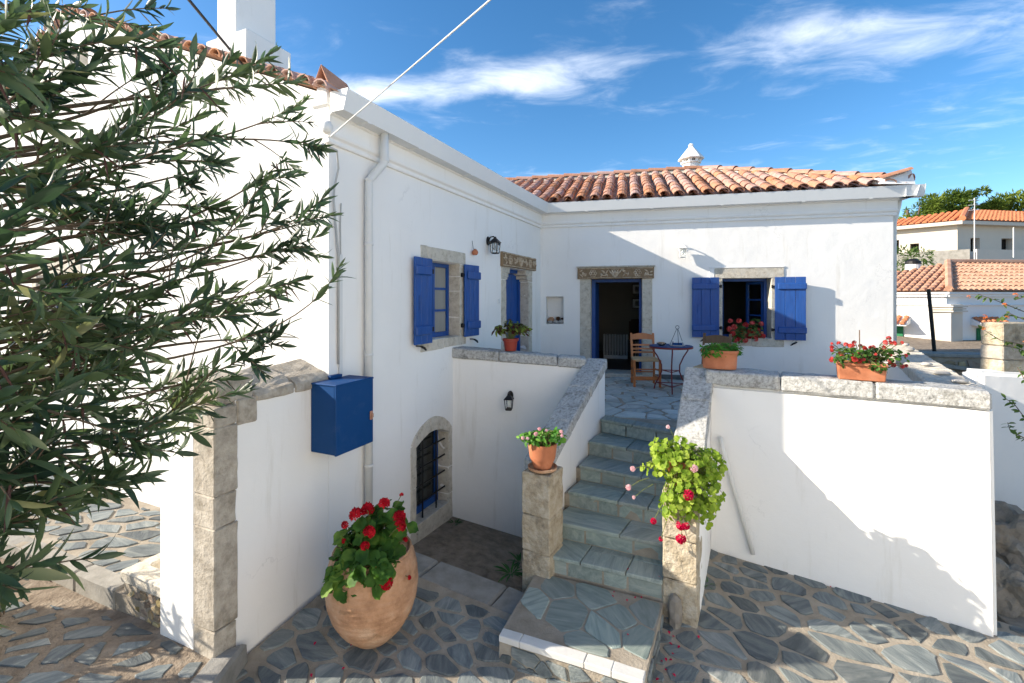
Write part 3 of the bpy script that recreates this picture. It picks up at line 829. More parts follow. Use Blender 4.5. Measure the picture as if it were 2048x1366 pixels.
for c in range(ncol):
    u = u0 + c * du
    v = 0.0
    if u < 0: v = max(0.0, -u * .80)
    vmax = min(VR - .05, (UR - u) / cs * 1.0 - .12)
    first = True
    k0 = int(v / ex)
    for k in range(k0, 12):
        vv = k * ex - .06
        if vv + .2 > vmax: break
        jx = R.uniform(-.012, .012); jr = R.uniform(-.035, .035)
        o = rp(u + jx, vv, .055 + R.uniform(0, .008))
        X = (E2 * math.cos(jr) + axis_v * math.sin(jr)).normalized()
        tilt = .055
        Y = (axis_v + axis_n * (-tilt + .04) - X * axis_v.dot(X)).normalized()
        Z = X.cross(Y).normalized()
        mt = Matrix(((X.x, Y.x, Z.x, o.x), (X.y, Y.y, Z.y, o.y), (X.z, Y.z, Z.z, o.z), (0, 0, 0, 1)))
        inst('roof_tile', TILE, roofo, mt)
    # channel tiles lie between the covers
    uc = u + du / 2; vc = 0
    vmax2 = min(VR, (UR - uc) / cs - .05)
    if vmax2 > .2:
        q = [(-.115, .05), (-.06, .018), (0, .008), (.06, .018), (.115, .05)]
        vs = []; nv = max(2, int(vmax2 / ex) + 1)
        steps = []
        for k in range(nv):
            steps += [(k * ex - .05, .012), (min((k + 1) * ex - .055, vmax2), .0)]
        rows = [[rp(uc + a, vv, z + lift) for a, z in q] for vv, lift in steps]
        n5 = 5
        pan.add([p for r in rows for p in r], [(i * n5 + k, i * n5 + k + 1, (i + 1) * n5 + k + 1, (i + 1) * n5 + k) for i in range(len(rows) - 1) for k in range(4)])
po_ = pan.build('channel_tiles', M['tile_old'], roofo); po_['kind'] = 'stuff'
def ridge(p0, p1, n, lift=.05):                   # ridge tiles bedded in mortar
    d = (p1 - p0); L_ = d.length; d.normalize()
    X = d.cross(V(0, 0, 1)).normalized(); Z = X.cross(d).normalized()
    MB().hexa([p0 - X * .13 - Z * .03, p0 + X * .13 - Z * .03, p1 + X * .13 - Z * .03, p1 - X * .13 - Z * .03, p0 - X * .06 + Z * .09, p0 + X * .06 + Z * .09, p1 + X * .06 + Z * .09, p1 - X * .06 + Z * .09]).build('ridge_mortar', M['limestone'], roofo, rough=(.012, 9, .2))
    for i in range(n):
        a = R.uniform(-.02, .02)
        Y = (d + X * a - Z * .04).normalized(); X2 = Y.cross(Z).normalized(); Z2 = X2.cross(Y).normalized()
        o = p0 + d * (L_ * i / n - .03) + Z * (lift + .03)
        inst('ridge_tile', RT, roofo, Matrix(((X2.x, Y.x, Z2.x, o.x), (X2.y, Y.y, Z2.y, o.y), (X2.z, Y.z, Z2.z, o.z), (0, 0, 0, 1))))
apex = rp(UR - 2.87, VR)
ridge(rp(-1.9, VR), apex, 13)
ridge(rp(UR - .12, .1), apex, 10)
# upturned corner tile on its mortar wedge
c_ = rp(UR - .24, .06)
MB().add([c_ + V(-.42, .1, .04), c_ + V(-.40, -.08, .0), c_ + V(.12, -.14, -.02), c_ + V(.17, .04, .0), c_ + V(-.40, .05, .12), c_ + V(.13, -.05, .24)], [(0, 1, 2, 3), (1, 2, 5, 4), (2, 3, 5), (0, 3, 5, 4), (0, 4, 1)]).build('corner_mortar', M['plaster'], roofo)
dX = (V(.55, -.13, .16)).normalized(); oX = c_ + V(-.36, .04, .09)
Xx = dX.cross(V(0, 0, 1)).normalized(); Zz = Xx.cross(dX)
inst('ridge_tile', RT, roofo, Matrix(((Xx.x, dX.x * 1.05, Zz.x * .7, oX.x), (Xx.y, dX.y * 1.05, Zz.y * .7, oX.y), (Xx.z, dX.z * 1.05, Zz.z * .7, oX.z), (0, 0, 0, 1))))
# octagonal chimney behind the apex
pot = at_y(1382, 327, 11.6)
ch = MB().lathe([(.20, -.7), (.20, -.02), (.24, -.01), (.24, .02)], pot, 8, rot=.3).build('chimney_shaft', M['plaster'], roofo)
for k in range(8):
    a = .3 + k * math.pi / 4
    MB().box(pot.x + math.cos(a) * .2 - .035, pot.x + math.cos(a) * .2 + .035, pot.y + math.sin(a) * .2 - .035, pot.y + math.sin(a) * .2 + .035, pot.z + .018, pot.z + .085).build('chimney_post', M['plaster'], roofo)
MB().lathe([(.30, .082), (.315, .095), (.30, .13), (.07, .40), (.055, .43), (.06, .455), (.045, .485), (.0, .495)], pot, 8, rot=.3).build('chimney_cap', M['plaster'], roofo)
# roof over the long wing
def lr(s, t, up=0.0): p = GB(t, EAVE + .02 + PIT * min(t, 2 * RID - t) + up, -s); return p
lw = MB()
cols_ = 46
for side in (0, 1):
    rows = []
    for i in range(cols_ * 4 + 1):
        s = -.06 + i * (L1 + 3.0) / (cols_ * 4)
        z = .035 * abs(math.cos(math.pi * i / 4))
        if side == 0: rows.append([lr(s, t, z) for t in (-.16, RID)])
        else: rows.append([lr(s, 2 * RID + .16 - t, z) for t in (0, RID + .16)])
    lw.add([p for r in rows for p in r], [(i * 2, i * 2 + 1, i * 2 + 3, i * 2 + 2) for i in range(len(rows) - 1)])
wing = lw.build('wing_roof', M['tile_old'], house)
X = -GB.n; 
tt = .02
GT = tile_mesh(.095, .080, .40)
k = 0
while tt < RID - .05:
    for side in (1, -1):
        t = tt if side == 1 else 2 * RID - tt
        p = lr(0, t, .02)
        sl = V(GB.d.x * cs, GB.d.y * cs, PIT * cs * side)
        if side == -1: sl = V(GB.d.x * cs, GB.d.y * cs, -PIT * cs)
        Y = (-GB.n + V(0, 0, .05) + V(R.uniform(-.05, .05), R.uniform(-.05, .05), 0)).normalized(); Xv = sl.normalized(); Zv = Xv.cross(Y).normalized()
        if Zv.z < 0: Xv = -Xv; Zv = -Zv
        o = p + GB.n * .09 + V(0, 0, -.01)
        inst('roof_tile', GT, wing, Matrix(((Xv.x, Y.x, Zv.x, o.x), (Xv.y, Y.y, Zv.y, o.y), (Xv.z, Y.z, Zv.z, o.z), (0, 0, 0, 1))))
        # tile laid up the rake behind
        if k % 2 == 0:
            o2 = p - GB.n * .20 + V(0, 0, .045); Y2 = Xv if Xv.z > 0 else -Xv; X2 = Y2.cross(V(0, 0, 1)).normalized(); Z2 = X2.cross(Y2)
            inst('roof_tile', TILE, wing, Matrix(((X2.x, Y2.x, Z2.x, o2.x), (X2.y, Y2.y, Z2.y, o2.y), (X2.z, Y2.z, Z2.z, o2.z), (0, 0, 0, 1))))
    tt += .205; k += 1
# upturned tile over the kneeler: a small gabled cap along the wall line
ft = MB(); kz = EAVE + .215
for sd in (1, -1):
    ft.hexa([W1(-.05, kz - .15, -.045 + sd * .085), W1(.28, kz - .17, -.045 + sd * .085), W1(.28, kz - .01, -.045), W1(-.05, kz + .03, -.045), W1(-.05, kz - .13, -.045 + sd * .10), W1(.28, kz - .15, -.045 + sd * .10), W1(.28, kz + .01, -.045 + sd * .002), W1(-.05, kz + .055, -.045 + sd * .002)])
ft.build('kneeler_tile', M['tile'], wing, bevel=.006)
# chimney of the long wing
nc = V(-3.083, 5.4)
CF = Frame(nc, -N1, -D1)
MB().fbox(CF, 0, .73, 2.2, 3.16, 0, -.62).build('chimney_base', M['plaster'], wing, bevel=.012)
MB().fbox(CF, .25, .60, 3.16, 5.0, -.05, -.60).build('chimney_shaft', M['plaster'], wing, bevel=.012)
MB().fbox(CF, .20, .65, 5.0, 5.08, .0, -.65).build('chimney_cap', M['plaster'], wing, bevel=.01)
# ------------------------------------------------------------------ openings
def stone(fr, s0, s1, h0, h1, o0, o1, mat='limestone', parent=None, name='surround_stone', amp=.005, size=.09, bev=.006):
    return MB().fbox(fr, s0, s1, h0, h1, o0, o1).build(name, M[mat], parent or house, bevel=bev, rough=(amp, 9, size))
def shutter(fr, s_h, sgn, w, h0, h1, ang, o0=.035, latch=True):
    d = (fr.d * (sgn * math.cos(rad(ang))) + fr.n * math.sin(rad(ang))).normalized()
    n = (fr.n * math.cos(rad(ang)) - fr.d * (sgn * math.sin(rad(ang)))).normalized()
    F = Frame(fr(s_h, 0, o0), d, n)
    sh = bpy.data.objects.new('shutter', None); link(sh, house); ORG[sh.name] = org(house)
    k = 3
    for i in range(k):
        MB().fbox(F, w * i / k + .002, w * (i + 1) / k - .002, h0 + R.uniform(0, .004), h1 - R.uniform(0, .004), -.002, .026).build('plank', M['blue'], sh, bevel=.004)
    for hh in (h0 + .16 * (h1 - h0), h1 - .15 * (h1 - h0)):
        MB().fbox(F, .045, w - .02 + .03, hh - .055, hh + .055, .0265, .056).build('batten', M['blue'], sh, bevel=.012)
        MB().fbox(F, -.035, .03, hh - .018, hh + .018, -.012, .012).fbox(F, -.05, -.02, hh - .028, hh + .028, -.018, .018).build('hinge', M['iron'], sh, bevel=.004)
    if latch:
        hm = (h0 + h1) / 2 - .03
        MB().tube([F(w * .78, hm + .09, .028), F(w * .78, hm + .08, .04), F(w * .80, hm, .045), F(w * .80, hm - .08, .034)], .006, 6).build('latch', M['blue'], sh)
    return sh
def holdback(fr, s, h, sgn):
    MB().tube([fr(s, h, -.01), fr(s, h, .05), fr(s + sgn * .03, h - .012, .07), fr(s + sgn * .07, h - .03, .072), fr(s + sgn * .10, h - .055, .072), fr(s + sgn * .115, h - .05, .07)], [.008, .009, .014, .016, .009, .005], 7).build('shutter_holdback', M['iron'], house)
def casement(fr, s0, s1, h0, h1, o, cols_n, rows_n, pane='glass', name='window', bar=.03, frame=.05):
    w = MB().fbox(fr, s0, s0 + frame, h0, h1, o - .05, o).fbox(fr, s1 - frame, s1, h0, h1, o - .05, o).fbox(fr, s0 + frame, s1 - frame, h0, h0 + frame * 1.2, o - .05, o - .001).fbox(fr, s0 + frame, s1 - frame, h1 - frame, h1, o - .05, o - .001).build(name, M['blue'], house)
    iw = (s1 - s0 - 2 * frame) / cols_n; ih = (h1 - h0 - 2.2 * frame) / rows_n
    for c in range(1, cols_n):
        x = s0 + frame + iw * c; ww = bar * (1.6 if cols_n == 2 else 1)
        MB().fbox(fr, x - ww / 2, x + ww / 2, h0 + frame * 1.2, h1 - frame, o - .04, o - .006).build('glazing_bar', M['blue'], w)
    for r in range(1, rows_n):
        y = h0 + frame * 1.2 + ih * r
        MB().fbox(fr, s0 + frame, s1 - frame, y - bar / 2, y + bar / 2, o - .038, o - .010).build('glazing_bar', M['blue'], w)
    for c in range(cols_n):
        for r in range(rows_n):
            MB().fbox(fr, s0 + frame + iw * c + .004, s0 + frame + iw * (c + 1) - .004, h0 + frame * 1.2 + ih * r + .004, h0 + frame * 1.2 + ih * (r + 1) - .004, o - .027, o - .022).build('pane', M[pane], w)
    return w
# --- window of the long wall
fl_, ft_ = aw(841, 490); fr_, _ = aw(930, 505)
ftop = aw(885, 497.5)[1]; fbot = aw(885, 697)[1]
stone(W1, fl_ + .0, fl_ + .14, wt + .004, ftop, -.30, .008)
stone(W1, fl_ + .145, fr_, wt + .004, ftop - .005, -.30, .010)
stone(W1, fl_, (fl_ + fr_) / 2 - .02, fbot, wb, -.30, .010)
stone(W1, (fl_ + fr_) / 2 - .012, fr_ + .01, fbot + .01, wb + .002, -.30, .012)
z0 = wb + .003
for i, z1 in enumerate((wb + .26, wb + .62, wb + .82, wt + .003)):
    stone(W1, sB - .004, sB + .10 + .02 * (i % 2), z0, z1 - .006, -.34, .006); stone(W1, sA - .10, sA + .004, z0, z1 - .006, -.34, .006); z0 = z1
casement(W1, sA + .005, sB - .005, wb + .003, wt - .003, -.17, 2, 3, 'frosted')
shutter(W1, aw(861, 600, .03)[0], -1, .372, -.527, .496, 2.0)
shutter(W1, aw(927, 600, .03)[0], 1, .362, -.517, .487, 4.0, latch=False)
holdback(W1, aw(832, 694)[0], aw(832, 692)[1] , 1); holdback(W1, aw(940, 678)[0], aw(940, 678)[1], 1)
# --- carved doorway of the long wall
lt = aw(1034, 510)[1]; lb = aw(1034, 537)[1]
lsA, lsB = aw(1000.5, 520)[0], aw(1068, 520)[0]
def carving(fr, s0, s1, h0, h1, o, parent, seed):
    """relief of scrolls, leaves and ring rosettes on a lintel face"""
    m = MB(); rng = random.Random(seed); w = s1 - s0; hh = h1 - h0
    def ring(s, h, r, t=.010, n=10, a0=0, a1=2 * math.pi):
        full = a1 - a0 > 6.2
        pts = [fr(s + math.cos(a0 + (a1 - a0) * k / n) * r, h + math.sin(a0 + (a1 - a0) * k / n) * r, o) for k in range(n + 1)]
        m.tube(pts, t, 5)
    for c in (s0 + w * .2, s0 + w * .8, s0 + w * .5):
        rr = hh * .135
        ring(c, (h0 + h1) / 2, rr)
        for k in range(6): ring(c + math.cos(k * math.pi / 3) * rr * 1.75, (h0 + h1) / 2 + math.sin(k * math.pi / 3) * rr * 1.75, rr * .8, .008, 8)
        if c == s0 + w * .5:
            for k in range(5): m.tube([fr(c, h0 + hh * .12, o), fr(c + (k - 2) * hh * .2, h0 + hh * .55, o + .004), fr(c + (k - 2) * hh * .32, h0 + hh * .86, o)], [.006, .016, .005], 5)
    for side in (-1, 1):
        for base in (.06, .35):
            c = (s0 + w * base) if side < 0 else (s1 - w * base)
            for k in range(7):
                a = rng.uniform(-.5, .5) + k * .9; l = hh * rng.uniform(.25, .45)
                h_ = h0 + hh * rng.uniform(.25, .75); s_ = c + rng.uniform(-.04, .04) * w
                m.tube([fr(s_ - math.cos(a) * l * .5, min(h1 - .012, max(h0 + .012, h_ - math.sin(a) * l * .5)), o), fr(s_, h_, o + .004), fr(s_ + math.cos(a) * l * .5, min(h1 - .012, max(h0 + .012, h_ + math.sin(a) * l * .5)), o)], [.005, .016, .005], 5)
    x = s0
    while x < s1 - .03:
        m.tube([fr(x + .004, h0 + .008, o - .003), fr(x + .016, h0 + .016, o + .004), fr(x + .028, h0 + .008, o - .003)], .006, 5); x += .030
    m.tube([fr(s0, h1 - .010, o), fr(s1, h1 - .010, o)], .009, 6)
    return m.build('carving', M['carved'], parent)
lin = stone(W1, lsA, lsB, lb, lt, -.2, .045, 'shaded_carved_ground', name='carved_lintel')
carving(W1, lsA + .01, lsB - .01, lb + .005, lt - .005, .047, lin, 3)
oAo, oBo = aw(1002, 600)[0], aw(1063.5, 600)[0]
def corbel(fr, s_out, s_in, h1, sgn, parent, mat='limestone'):   # stepped corbel under the lintel
    m = MB()
    for (ext, ha, hb) in ((.14, h1 - .10, h1), (.09, h1 - .17, h1 - .10), (.045, h1 - .21, h1 - .17)):
        a, b = sorted((s_out, s_in + sgn * ext))
        m.fbox(fr, a, b, ha, hb - .002, -.30, .012)
    return m.build('corbel', M[mat], parent, bevel=.008, rough=(.004, 8, .1))
corbel(W1, oAo, dA, lb - .003, 1, house); corbel(W1, oBo, dB, lb - .003, -1, house)
for (a, b) in ((oAo, dA + .002), (dB - .002, oBo)):
    stone(W1, a, b, FL - .01, FL + .8, -.34, .008, name='jamb_stone'); stone(W1, a, b, FL + .806, lb - .222, -.34, .010, name='jamb_stone')
MB().fbox(W1, dA - .02, dB + .02, FL - .02, FL + .06, -.34, .03).build('door_sill', M['limestone'], house, bevel=.008)
def plank_door(fr, s0, s1, h0, h1, o, n, name='door'):
    d = MB().fbox(fr, s0, s1, h0, h1, o - .03, o - .012).build(name, M['blue'], house)
    for i in range(n):
        a = s0 + (s1 - s0) * i / n; b = s0 + (s1 - s0) * (i + 1) / n
        MB().fbox(fr, a + .004, b - .004, h0 + .01, h1 - .01, o - .0115, o + .008).build('plank', M['blue'], d, bevel=.005)
    return d
mid = (dA + dB) / 2
MB().fbox(W1, dA, dA + .06, FL + .06, dt, -.24, -.16).fbox(W1, dB - .06, dB, FL + .06, dt, -.24, -.16).fbox(W1, dA + .06, dB - .06, dt - .06, dt, -.24, -.161).build('door_frame', M['blue'], house)
DF = Frame(W1(dB - .06, 0, -.21), (-D1 * math.cos(rad(12)) - N1 * math.sin(rad(12))), (N1 * math.cos(rad(12)) - D1 * math.sin(rad(12))))
plank_door(DF, 0, mid - dA - .02, FL + .065, dt - .065, 0, 3)
DG = Frame(W1(dA + .06, 0, -.21), (D1 * math.cos(rad(40)) - N1 * math.sin(rad(40))), (N1 * math.cos(rad(40)) + D1 * math.sin(rad(40))))
plank_door(DG, 0, mid - dA - .06, FL + .065, dt - .065, 0, 3)
MB().fbox(W1, dA - .1, dB + .1, FL - .05, dt + .1, -1.2, -1.25).build('room_shade_panel', M['room_shade'], house)  # near-black panel painting the unlit depth of the doorway
# --- arched door of the sunken landing
n_ = 12
def outer(t): return (1.233 + (2.137 - 1.233) * t, -1.70 + .245 * math.sin(math.pi * t) ** .7)
def inner(t): return (rA + (rB - rA) * t, -1.745 + .115 * math.sin(math.pi * t) ** .8)
for i in range(7):
    t0, t1 = i / 7 + .004, (i + 1) / 7 - .004
    ts = [t0, (t0 + t1) / 2, t1]
    ring = [outer(t) for t in ts] + [inner(t) for t in reversed(ts)]
    MB().prism([W1(a, h, -.25) for a, h in ring], [W1(a, h, .012) for a, h in ring]).build('voussoir', M['limestone'], house, bevel=.005, rough=(.006, 8, .09))
z0 = -2.95
for i, z1 in enumerate((-2.55, -2.2, -1.703)):
    stone(W1, 1.233, rA + .003, z0, z1 - .006, -.34, .011, name='jamb_stone', amp=.008); stone(W1, rB - .003, rB + .09, z0, z1 - .006, -.34, .006, name='jamb_stone', amp=.008); z0 = z1
stone(W1, rA + .004, rB - .004, -2.95, -2.648, -.40, .02, 'limestone', name='door_sill', amp=.008)
ad = MB().fbox(W1, rB - .09, rB - .02, -2.645, -1.70, -.19, -.15).fbox(W1, rA + .01, rB - .09, -2.645, -2.56, -.19, -.151).fbox(W1, rA + .02, rB - .02, -1.71, -1.60, -.191, -.149).build('arched_door', M['blue'], house)
MB().fbox(W1, rA + .005, rB - .085, -2.57, -1.60, -.175, -.17).build('pane', M['dark_glass'], ad)
gr = MB()
for h in (-2.46, -2.25, -2.04, -1.83): MB().tube([W1(rA - .03, h, -.06), W1(rB + .03, h, -.06)], .012, 7).build('grille_bar', M['iron'], house)
for t in (.27, .68): a = rA + (rB - rA) * t; MB().tube([W1(a, -2.66, -.04), W1(a, -1.62, -.04)], .011, 7).build('grille_bar', M['iron'], house)
# --- carved doorway of the back wall
lsA, lsB = bw(1153.5, 545)[0], bw(1310, 545)[0]
lt, lb = bw(1232, 532)[1], bw(1232, 557.5)[1]
lin = stone(W2, lsA + .02, lsB - .02, lb, lt - .03, -.25, .05, 'shaded_carved_ground', name='carved_lintel')
MB().fbox(W2, lsA - .005, lsB + .005, lt - .028, lt + .003, -.02, .075).build('lintel_moulding', M['limestone'], lin, bevel=.012)
carving(W2, lsA + .04, lsB - .04, lb + .006, lt - .035, .052, lin, 8)
jA, jB = bw(1160, 600)[0], bw(1304.5, 600)[0]
for (a, b) in ((jA, oA + .003), (oB - .003, jB)):
    stone(W2, a, b, FL - .01, FL + .92, -.30, .012, 'limestone', name='jamb_stone'); stone(W2, a, b, FL + .926, lb - .004, -.30, .010, name='jamb_stone')
MB().fbox(W2, oA - .02, oB + .02, FL - .02, FL + .055, -.55, .02).build('door_sill', M['limestone'], house, bevel=.008)
MB().fbox(W2, oA + .004, oA + .07, FL + .056, ot - .003, -.36, -.28).fbox(W2, oB - .05, oB - .004, FL + .056, ot - .003, -.36, -.28).fbox(W2, oA + .07, oB - .05, ot - .06, ot - .003, -.36, -.281).build('door_frame', M['blue'], house)
DH = Frame(W2(oA + .07, 0, -.36), (IN * math.cos(rad(4)) + E2 * math.sin(rad(4))), (E2 * math.cos(rad(4)) - IN * math.sin(rad(4))))
plank_door(DH, 0.0, .52, FL + .06, ot - .065, 0, 3)
# --- window of the back wall
wl_, wtp = bw(1429, 537); wr_, _ = bw(1567.7, 537)
MB().fbox(W2, wl_ - .09, wr_ + .01, wtp + .003, wtp + .03, -.02, .018).fbox(W2, wl_ - .09, wl_ - .004, vt, wtp + .0025, -.02, .016).build('plaster_margin', M['plaster'], house, bevel=.004)
stone(W2, wl_, wr_, vt - .003, wtp, -.28, .012)
for (a, b) in ((bw(1436.5, 600)[0], vA + .003), (vB - .003, bw(1552, 600)[0])):
    stone(W2, a, b, vb, vb + .55, -.30, .010); stone(W2, a, b, vb + .556, vt - .008, -.30, .008)
stone(W2, bw(1438, 680)[0], bw(1503, 680)[0], vb - .14, vb - .002, -.32, .02); stone(W2, bw(1503.5, 680)[0], bw(1568, 680)[0], vb - .15, vb - .003, -.32, .016)
MB().fbox(W2, vA + .003, vA + .05, vb, vt - .003, -.34, -.27).fbox(W2, vB - .05, vB - .003, vb, vt - .003, -.34, -.27).fbox(W2, vA + .05, vB - .05, vt - .05, vt - .003, -.34, -.271).fbox(W2, vA + .05, vB - .05, vb, vb + .04, -.34, -.271).build('window_frame', M['blue'], house)
for sg, a in ((1, vA + .05), (-1, vB - .05)):       # casements standing open into the room
    an = rad(74 if sg > 0 else 62)
    F = Frame(W2(a, 0, -.34), E2 * (sg * math.cos(an)) + IN * math.sin(an), E2 * (sg * math.sin(an)) - IN * math.cos(an))
    casement(F, 0, .43, vb + .045, vt - .055, .0, 1, 3, 'glass', 'casement', .025, .045)
shutter(W2, bw(1438, 600, .04)[0], -1, .475, bw(1410, 674)[1], bw(1410, 555)[1], 7.0)
shutter(W2, bw(1549.5, 600, .04)[0], 1, .475, bw(1580, 680)[1], bw(1580, 554)[1], 9.0, latch=False)
holdback(W2, bw(1412, 675)[0], bw(1412, 676)[1], -1); holdback(W2, bw(1592, 684)[0], bw(1592, 684)[1], -1)
# skirting course at the foot of the back wall
for a, b in ((.02, jA - .01), (jB + .01, 3.2), (3.21, 4.6), (4.61, 5.9)):
    MB().fbox(W2, a, b, FL - .01, FL + .075, .001, .018).build('skirting', M['slate'], house, bevel=.004)
# small fittings on the long wall
MB().fbox(W1, aw(997, 600)[0] - .03, aw(997, 600)[0] + .03, aw(997, 607)[1], aw(997, 598)[1], .001, .014).build('bell_push', M['white_enamel'], house, bevel=.003)

# ------------------------------------------------------------------ terrace
terr = thing('terrace', (2.4, 6.4, FL), kind='structure')
to = [(-.85, 6.45), (.62, 9.45), (6.3, 8.0), (3.66, 3.98), (2.02, 4.95), (2.02, 5.10), (1.145, 5.84), (1.1, 6.1)]
m = MB(); m.prism([V(x, y, -3.3) for x, y in to], [V(x, y, FL - .012) for x, y in to]); m.build('mortar_bed', M['mortar'], terr)
for reg, sd in ((([(-.75, 6.3), (.62, 9.27), (3.2, 8.6), (2.3, 4.95), (2.03, 5.16), (1.15, 5.90)]), 21), (([(3.21, 8.59), (6.35, 7.83), (3.7, 4.0), (2.31, 4.94)]), 22)):
    pave(reg, .34, lambda x, y: FL - .012, terr, M['terrace_stone'], sd, gap=.02, rise=.010, stretch=(1.15, 1.0, -.3), jit=.012)

# ------------------------------------------------------------------ stairs
stair = thing('stone_stairs', (.9, 4.4, -2.6), 'slate stairway rising between two balustrades to the terrace', 'stairs')
Lft = [(1.090, 5.759), (.885, 5.413), (.732, 5.079), (.575, 4.798), (.372, 4.513), (.227, 4.241), (-.100, 3.418)]
Rgt = [(1.95, 5.06), (1.80, 4.80), (1.652, 4.552), (1.512, 4.302), (1.368, 4.053), (1.232, 3.807), (.850, 3.007)]
Hs = [FL - .165 * i for i in range(7)]
rs_ = random.Random(4)
def lerp(a, b, t): return (a[0] + (b[0] - a[0]) * t, a[1] + (b[1] - a[1]) * t)
for i in range(1, 7):
    # body of the step
    bl = lerp(Lft[i - 1], Rgt[i - 1], -.06); br = lerp(Lft[i - 1], Rgt[i - 1], 1.04)
    fl2 = Lft[i] if i == 6 else lerp(Lft[i], Rgt[i], -.06); fr2 = Rgt[i] if i == 6 else lerp(Lft[i], Rgt[i], 1.04)
    if i == 6: bl, br = (.227, 4.235), (1.236, 3.80)
    back = .02
    q = [fl2, fr2, br, bl]
    if i < 6: q = [(p[0] + (.012 if j < 2 else 0), p[1] + (.02 if j < 2 else .02)) for j, p in enumerate(q)]
    else: q = [lerp(q[0], q[3], .02), lerp(q[1], q[2], .02), q[2], q[3]]
    MB().prism([V(x, y, -3.2) for x, y in q], [V(x, y, Hs[i] - .036) for x, y in q]).build('step_core', M['mortar'], stair)
    # treads
    if i < 6:
        cuts = sorted([0, 1] + [rs_.uniform(.35, .65)] + ([rs_.uniform(.72, .85)] if i % 2 else [])) 
        bL = lerp(Lft[i - 1], Rgt[i - 1], 0); bR = Rgt[i - 1]
        for a, b in zip(cuts, cuts[1:]):
            sk = rs_.uniform(-.05, .05) if 0 < b < 1 else 0
            p = [lerp(Lft[i], Rgt[i], a + .004), lerp(Lft[i], Rgt[i], b - .004), lerp(bL, bR, b - .004), lerp(bL, bR, a + .004)]
            p[2] = (p[2][0] + .02, p[2][1] + .035); p[3] = (p[3][0] + .02, p[3][1] + .035)
            sub = [p]
            if rs_.random() < .6: 
                t_ = rs_.uniform(.62, .72); sub = [[p[0], p[1], lerp(p[1], p[2], t_ - .01), lerp(p[0], p[3], t_ - .01)], [lerp(p[0], p[3], t_ + .01), lerp(p[1], p[2], t_ + .01), p[2], p[3]]]
            for s4 in sub:
                MB().prism([V(x, y, Hs[i] - .036) for x, y in s4], [V(x, y, Hs[i] + rs_.uniform(-.003, .002)) for x, y in s4]).build('tread_slab', M['tread'], stair, bevel=.006, rough=(.004, 7, .16))
    # riser slabs under the nosing above this level
    if i >= 1:
        j = i - 1
        A, B_ = Lft[j], Rgt[j]
        if i == 6: A, B_ = (.227, 4.241), (1.232, 3.807)
        n_r = rs_.choice((3, 4, 4)); cs_ = [0] + [(k + rs_.uniform(-.2, .2)) / n_r for k in range(1, n_r)] + [1]
        nn = V(-(B_[1] - A[1]), B_[0] - A[0]).normalized()       # points back
        for a, b in zip(cs_, cs_[1:]):
            p, q_ = lerp(A, B_, a + .006), lerp(A, B_, b - .006)
            f0, f1 = .022, .05
            ring = [(p[0] + nn.x * f0, p[1] + nn.y * f0), (q_[0] + nn.x * f0, q_[1] + nn.y * f0), (q_[0] + nn.x * f1, q_[1] + nn.y * f1), (p[0] + nn.x * f1, p[1] + nn.y * f1)]
            MB().prism([V(x, y, Hs[i] + .002) for x, y in ring], [V(x, y, Hs[j] - .037) for x, y in ring]).build('riser_slab', M['tread'], stair, bevel=.004, rough=(.003, 9, .12))
# nosing slabs along the terrace edge
for a, b in ((0, .38), (.38, 1.0)):
    p = [lerp(Lft[0], Rgt[0], a + .004), lerp(Lft[0], Rgt[0], b - .004)]
    p += [(p[1][0] + .10, p[1][1] + .17), (p[0][0] + .10, p[0][1] + .17)]
    MB().prism([V(x, y, FL - .036) for x, y in p], [V(x, y, FL + .003) for x, y in p]).build('tread_slab', M['tread'], stair, bevel=.006, rough=(.003, 7, .16))
# bottom platform: crazy paving with a white marble edge, rubble front
def plat(x, y): return Hs[6] - .012
A6, B6 = Lft[6], Rgt[6]; A5, B5 = (.227, 4.235), (1.236, 3.80)
inn6 = [lerp(A6, A5, .105), lerp(B6, B5, .115), lerp(B6, B5, .99), lerp(A6, A5, .99)]
pave(inn6, .36, lambda x, y: Hs[6] - .036, stair, M['tread'], 33, gap=.008, rise=.036, name='platform_slab', stretch=(1.0, 1.3, .3), jit=.006)
MB().prism([V(x, y, Hs[6] - .036) for x, y in inn6], [V(x, y, Hs[6] - .006) for x, y in inn6]).build('platform_mortar', M['mortar'], stair)
for a, b in ((0, .16), (.16, .62), (.62, .80), (.80, 1.0)):
    p = [lerp(A6, B6, a + .002), lerp(A6, B6, b - .002)]
    up = lambda t: lerp(lerp(A6, A5, .10), lerp(B6, B5, .11), t)
    p += [up(b - .002), up(a + .002)]
    MB().prism([V(x, y, Hs[6] - .045) for x, y in p], [V(x, y, Hs[6] + .002) for x, y in p]).build('marble_edge', M['marble'], stair, bevel=.005, rough=(.004, 8, .12))
# rubble facing of the platform: front and both flanks
def facing(P, Q, h_top, h_bot, size, seed, out, parent, mat):
    d = V(Q[0] - P[0], Q[1] - P[1]); L_ = d.length; d.normalize(); n = V(d.y, -d.x) * out
    F = Frame(V(P[0], P[1]), d, n)
    MBk = lambda x, y, z: F(x, y, z)
    return pave([(0, h_bot), (L_, h_bot), (L_, h_top), (0, h_top)], size, lambda x, y: 0.0, parent, mat, seed, gap=.008, rise=.012, name='facing_stone', stretch=(1.2, .9, 0), jit=.008, place=MBk)
facing(lerp(A6, A5, .02), lerp(B6, B5, .02), Hs[6] - .05, -2.95, .15, 6, 1, stair, M['slate'])
facing(lerp(A6, A5, .98), lerp(A6, A5, .02), Hs[6] - .05, -2.95, .17, 7, 1, stair, M['slate'])
facing(lerp(B6, B5, .02), lerp(B6, B5, .98), Hs[6] - .05, -2.95, .17, 8, 1, stair, M['slate'])

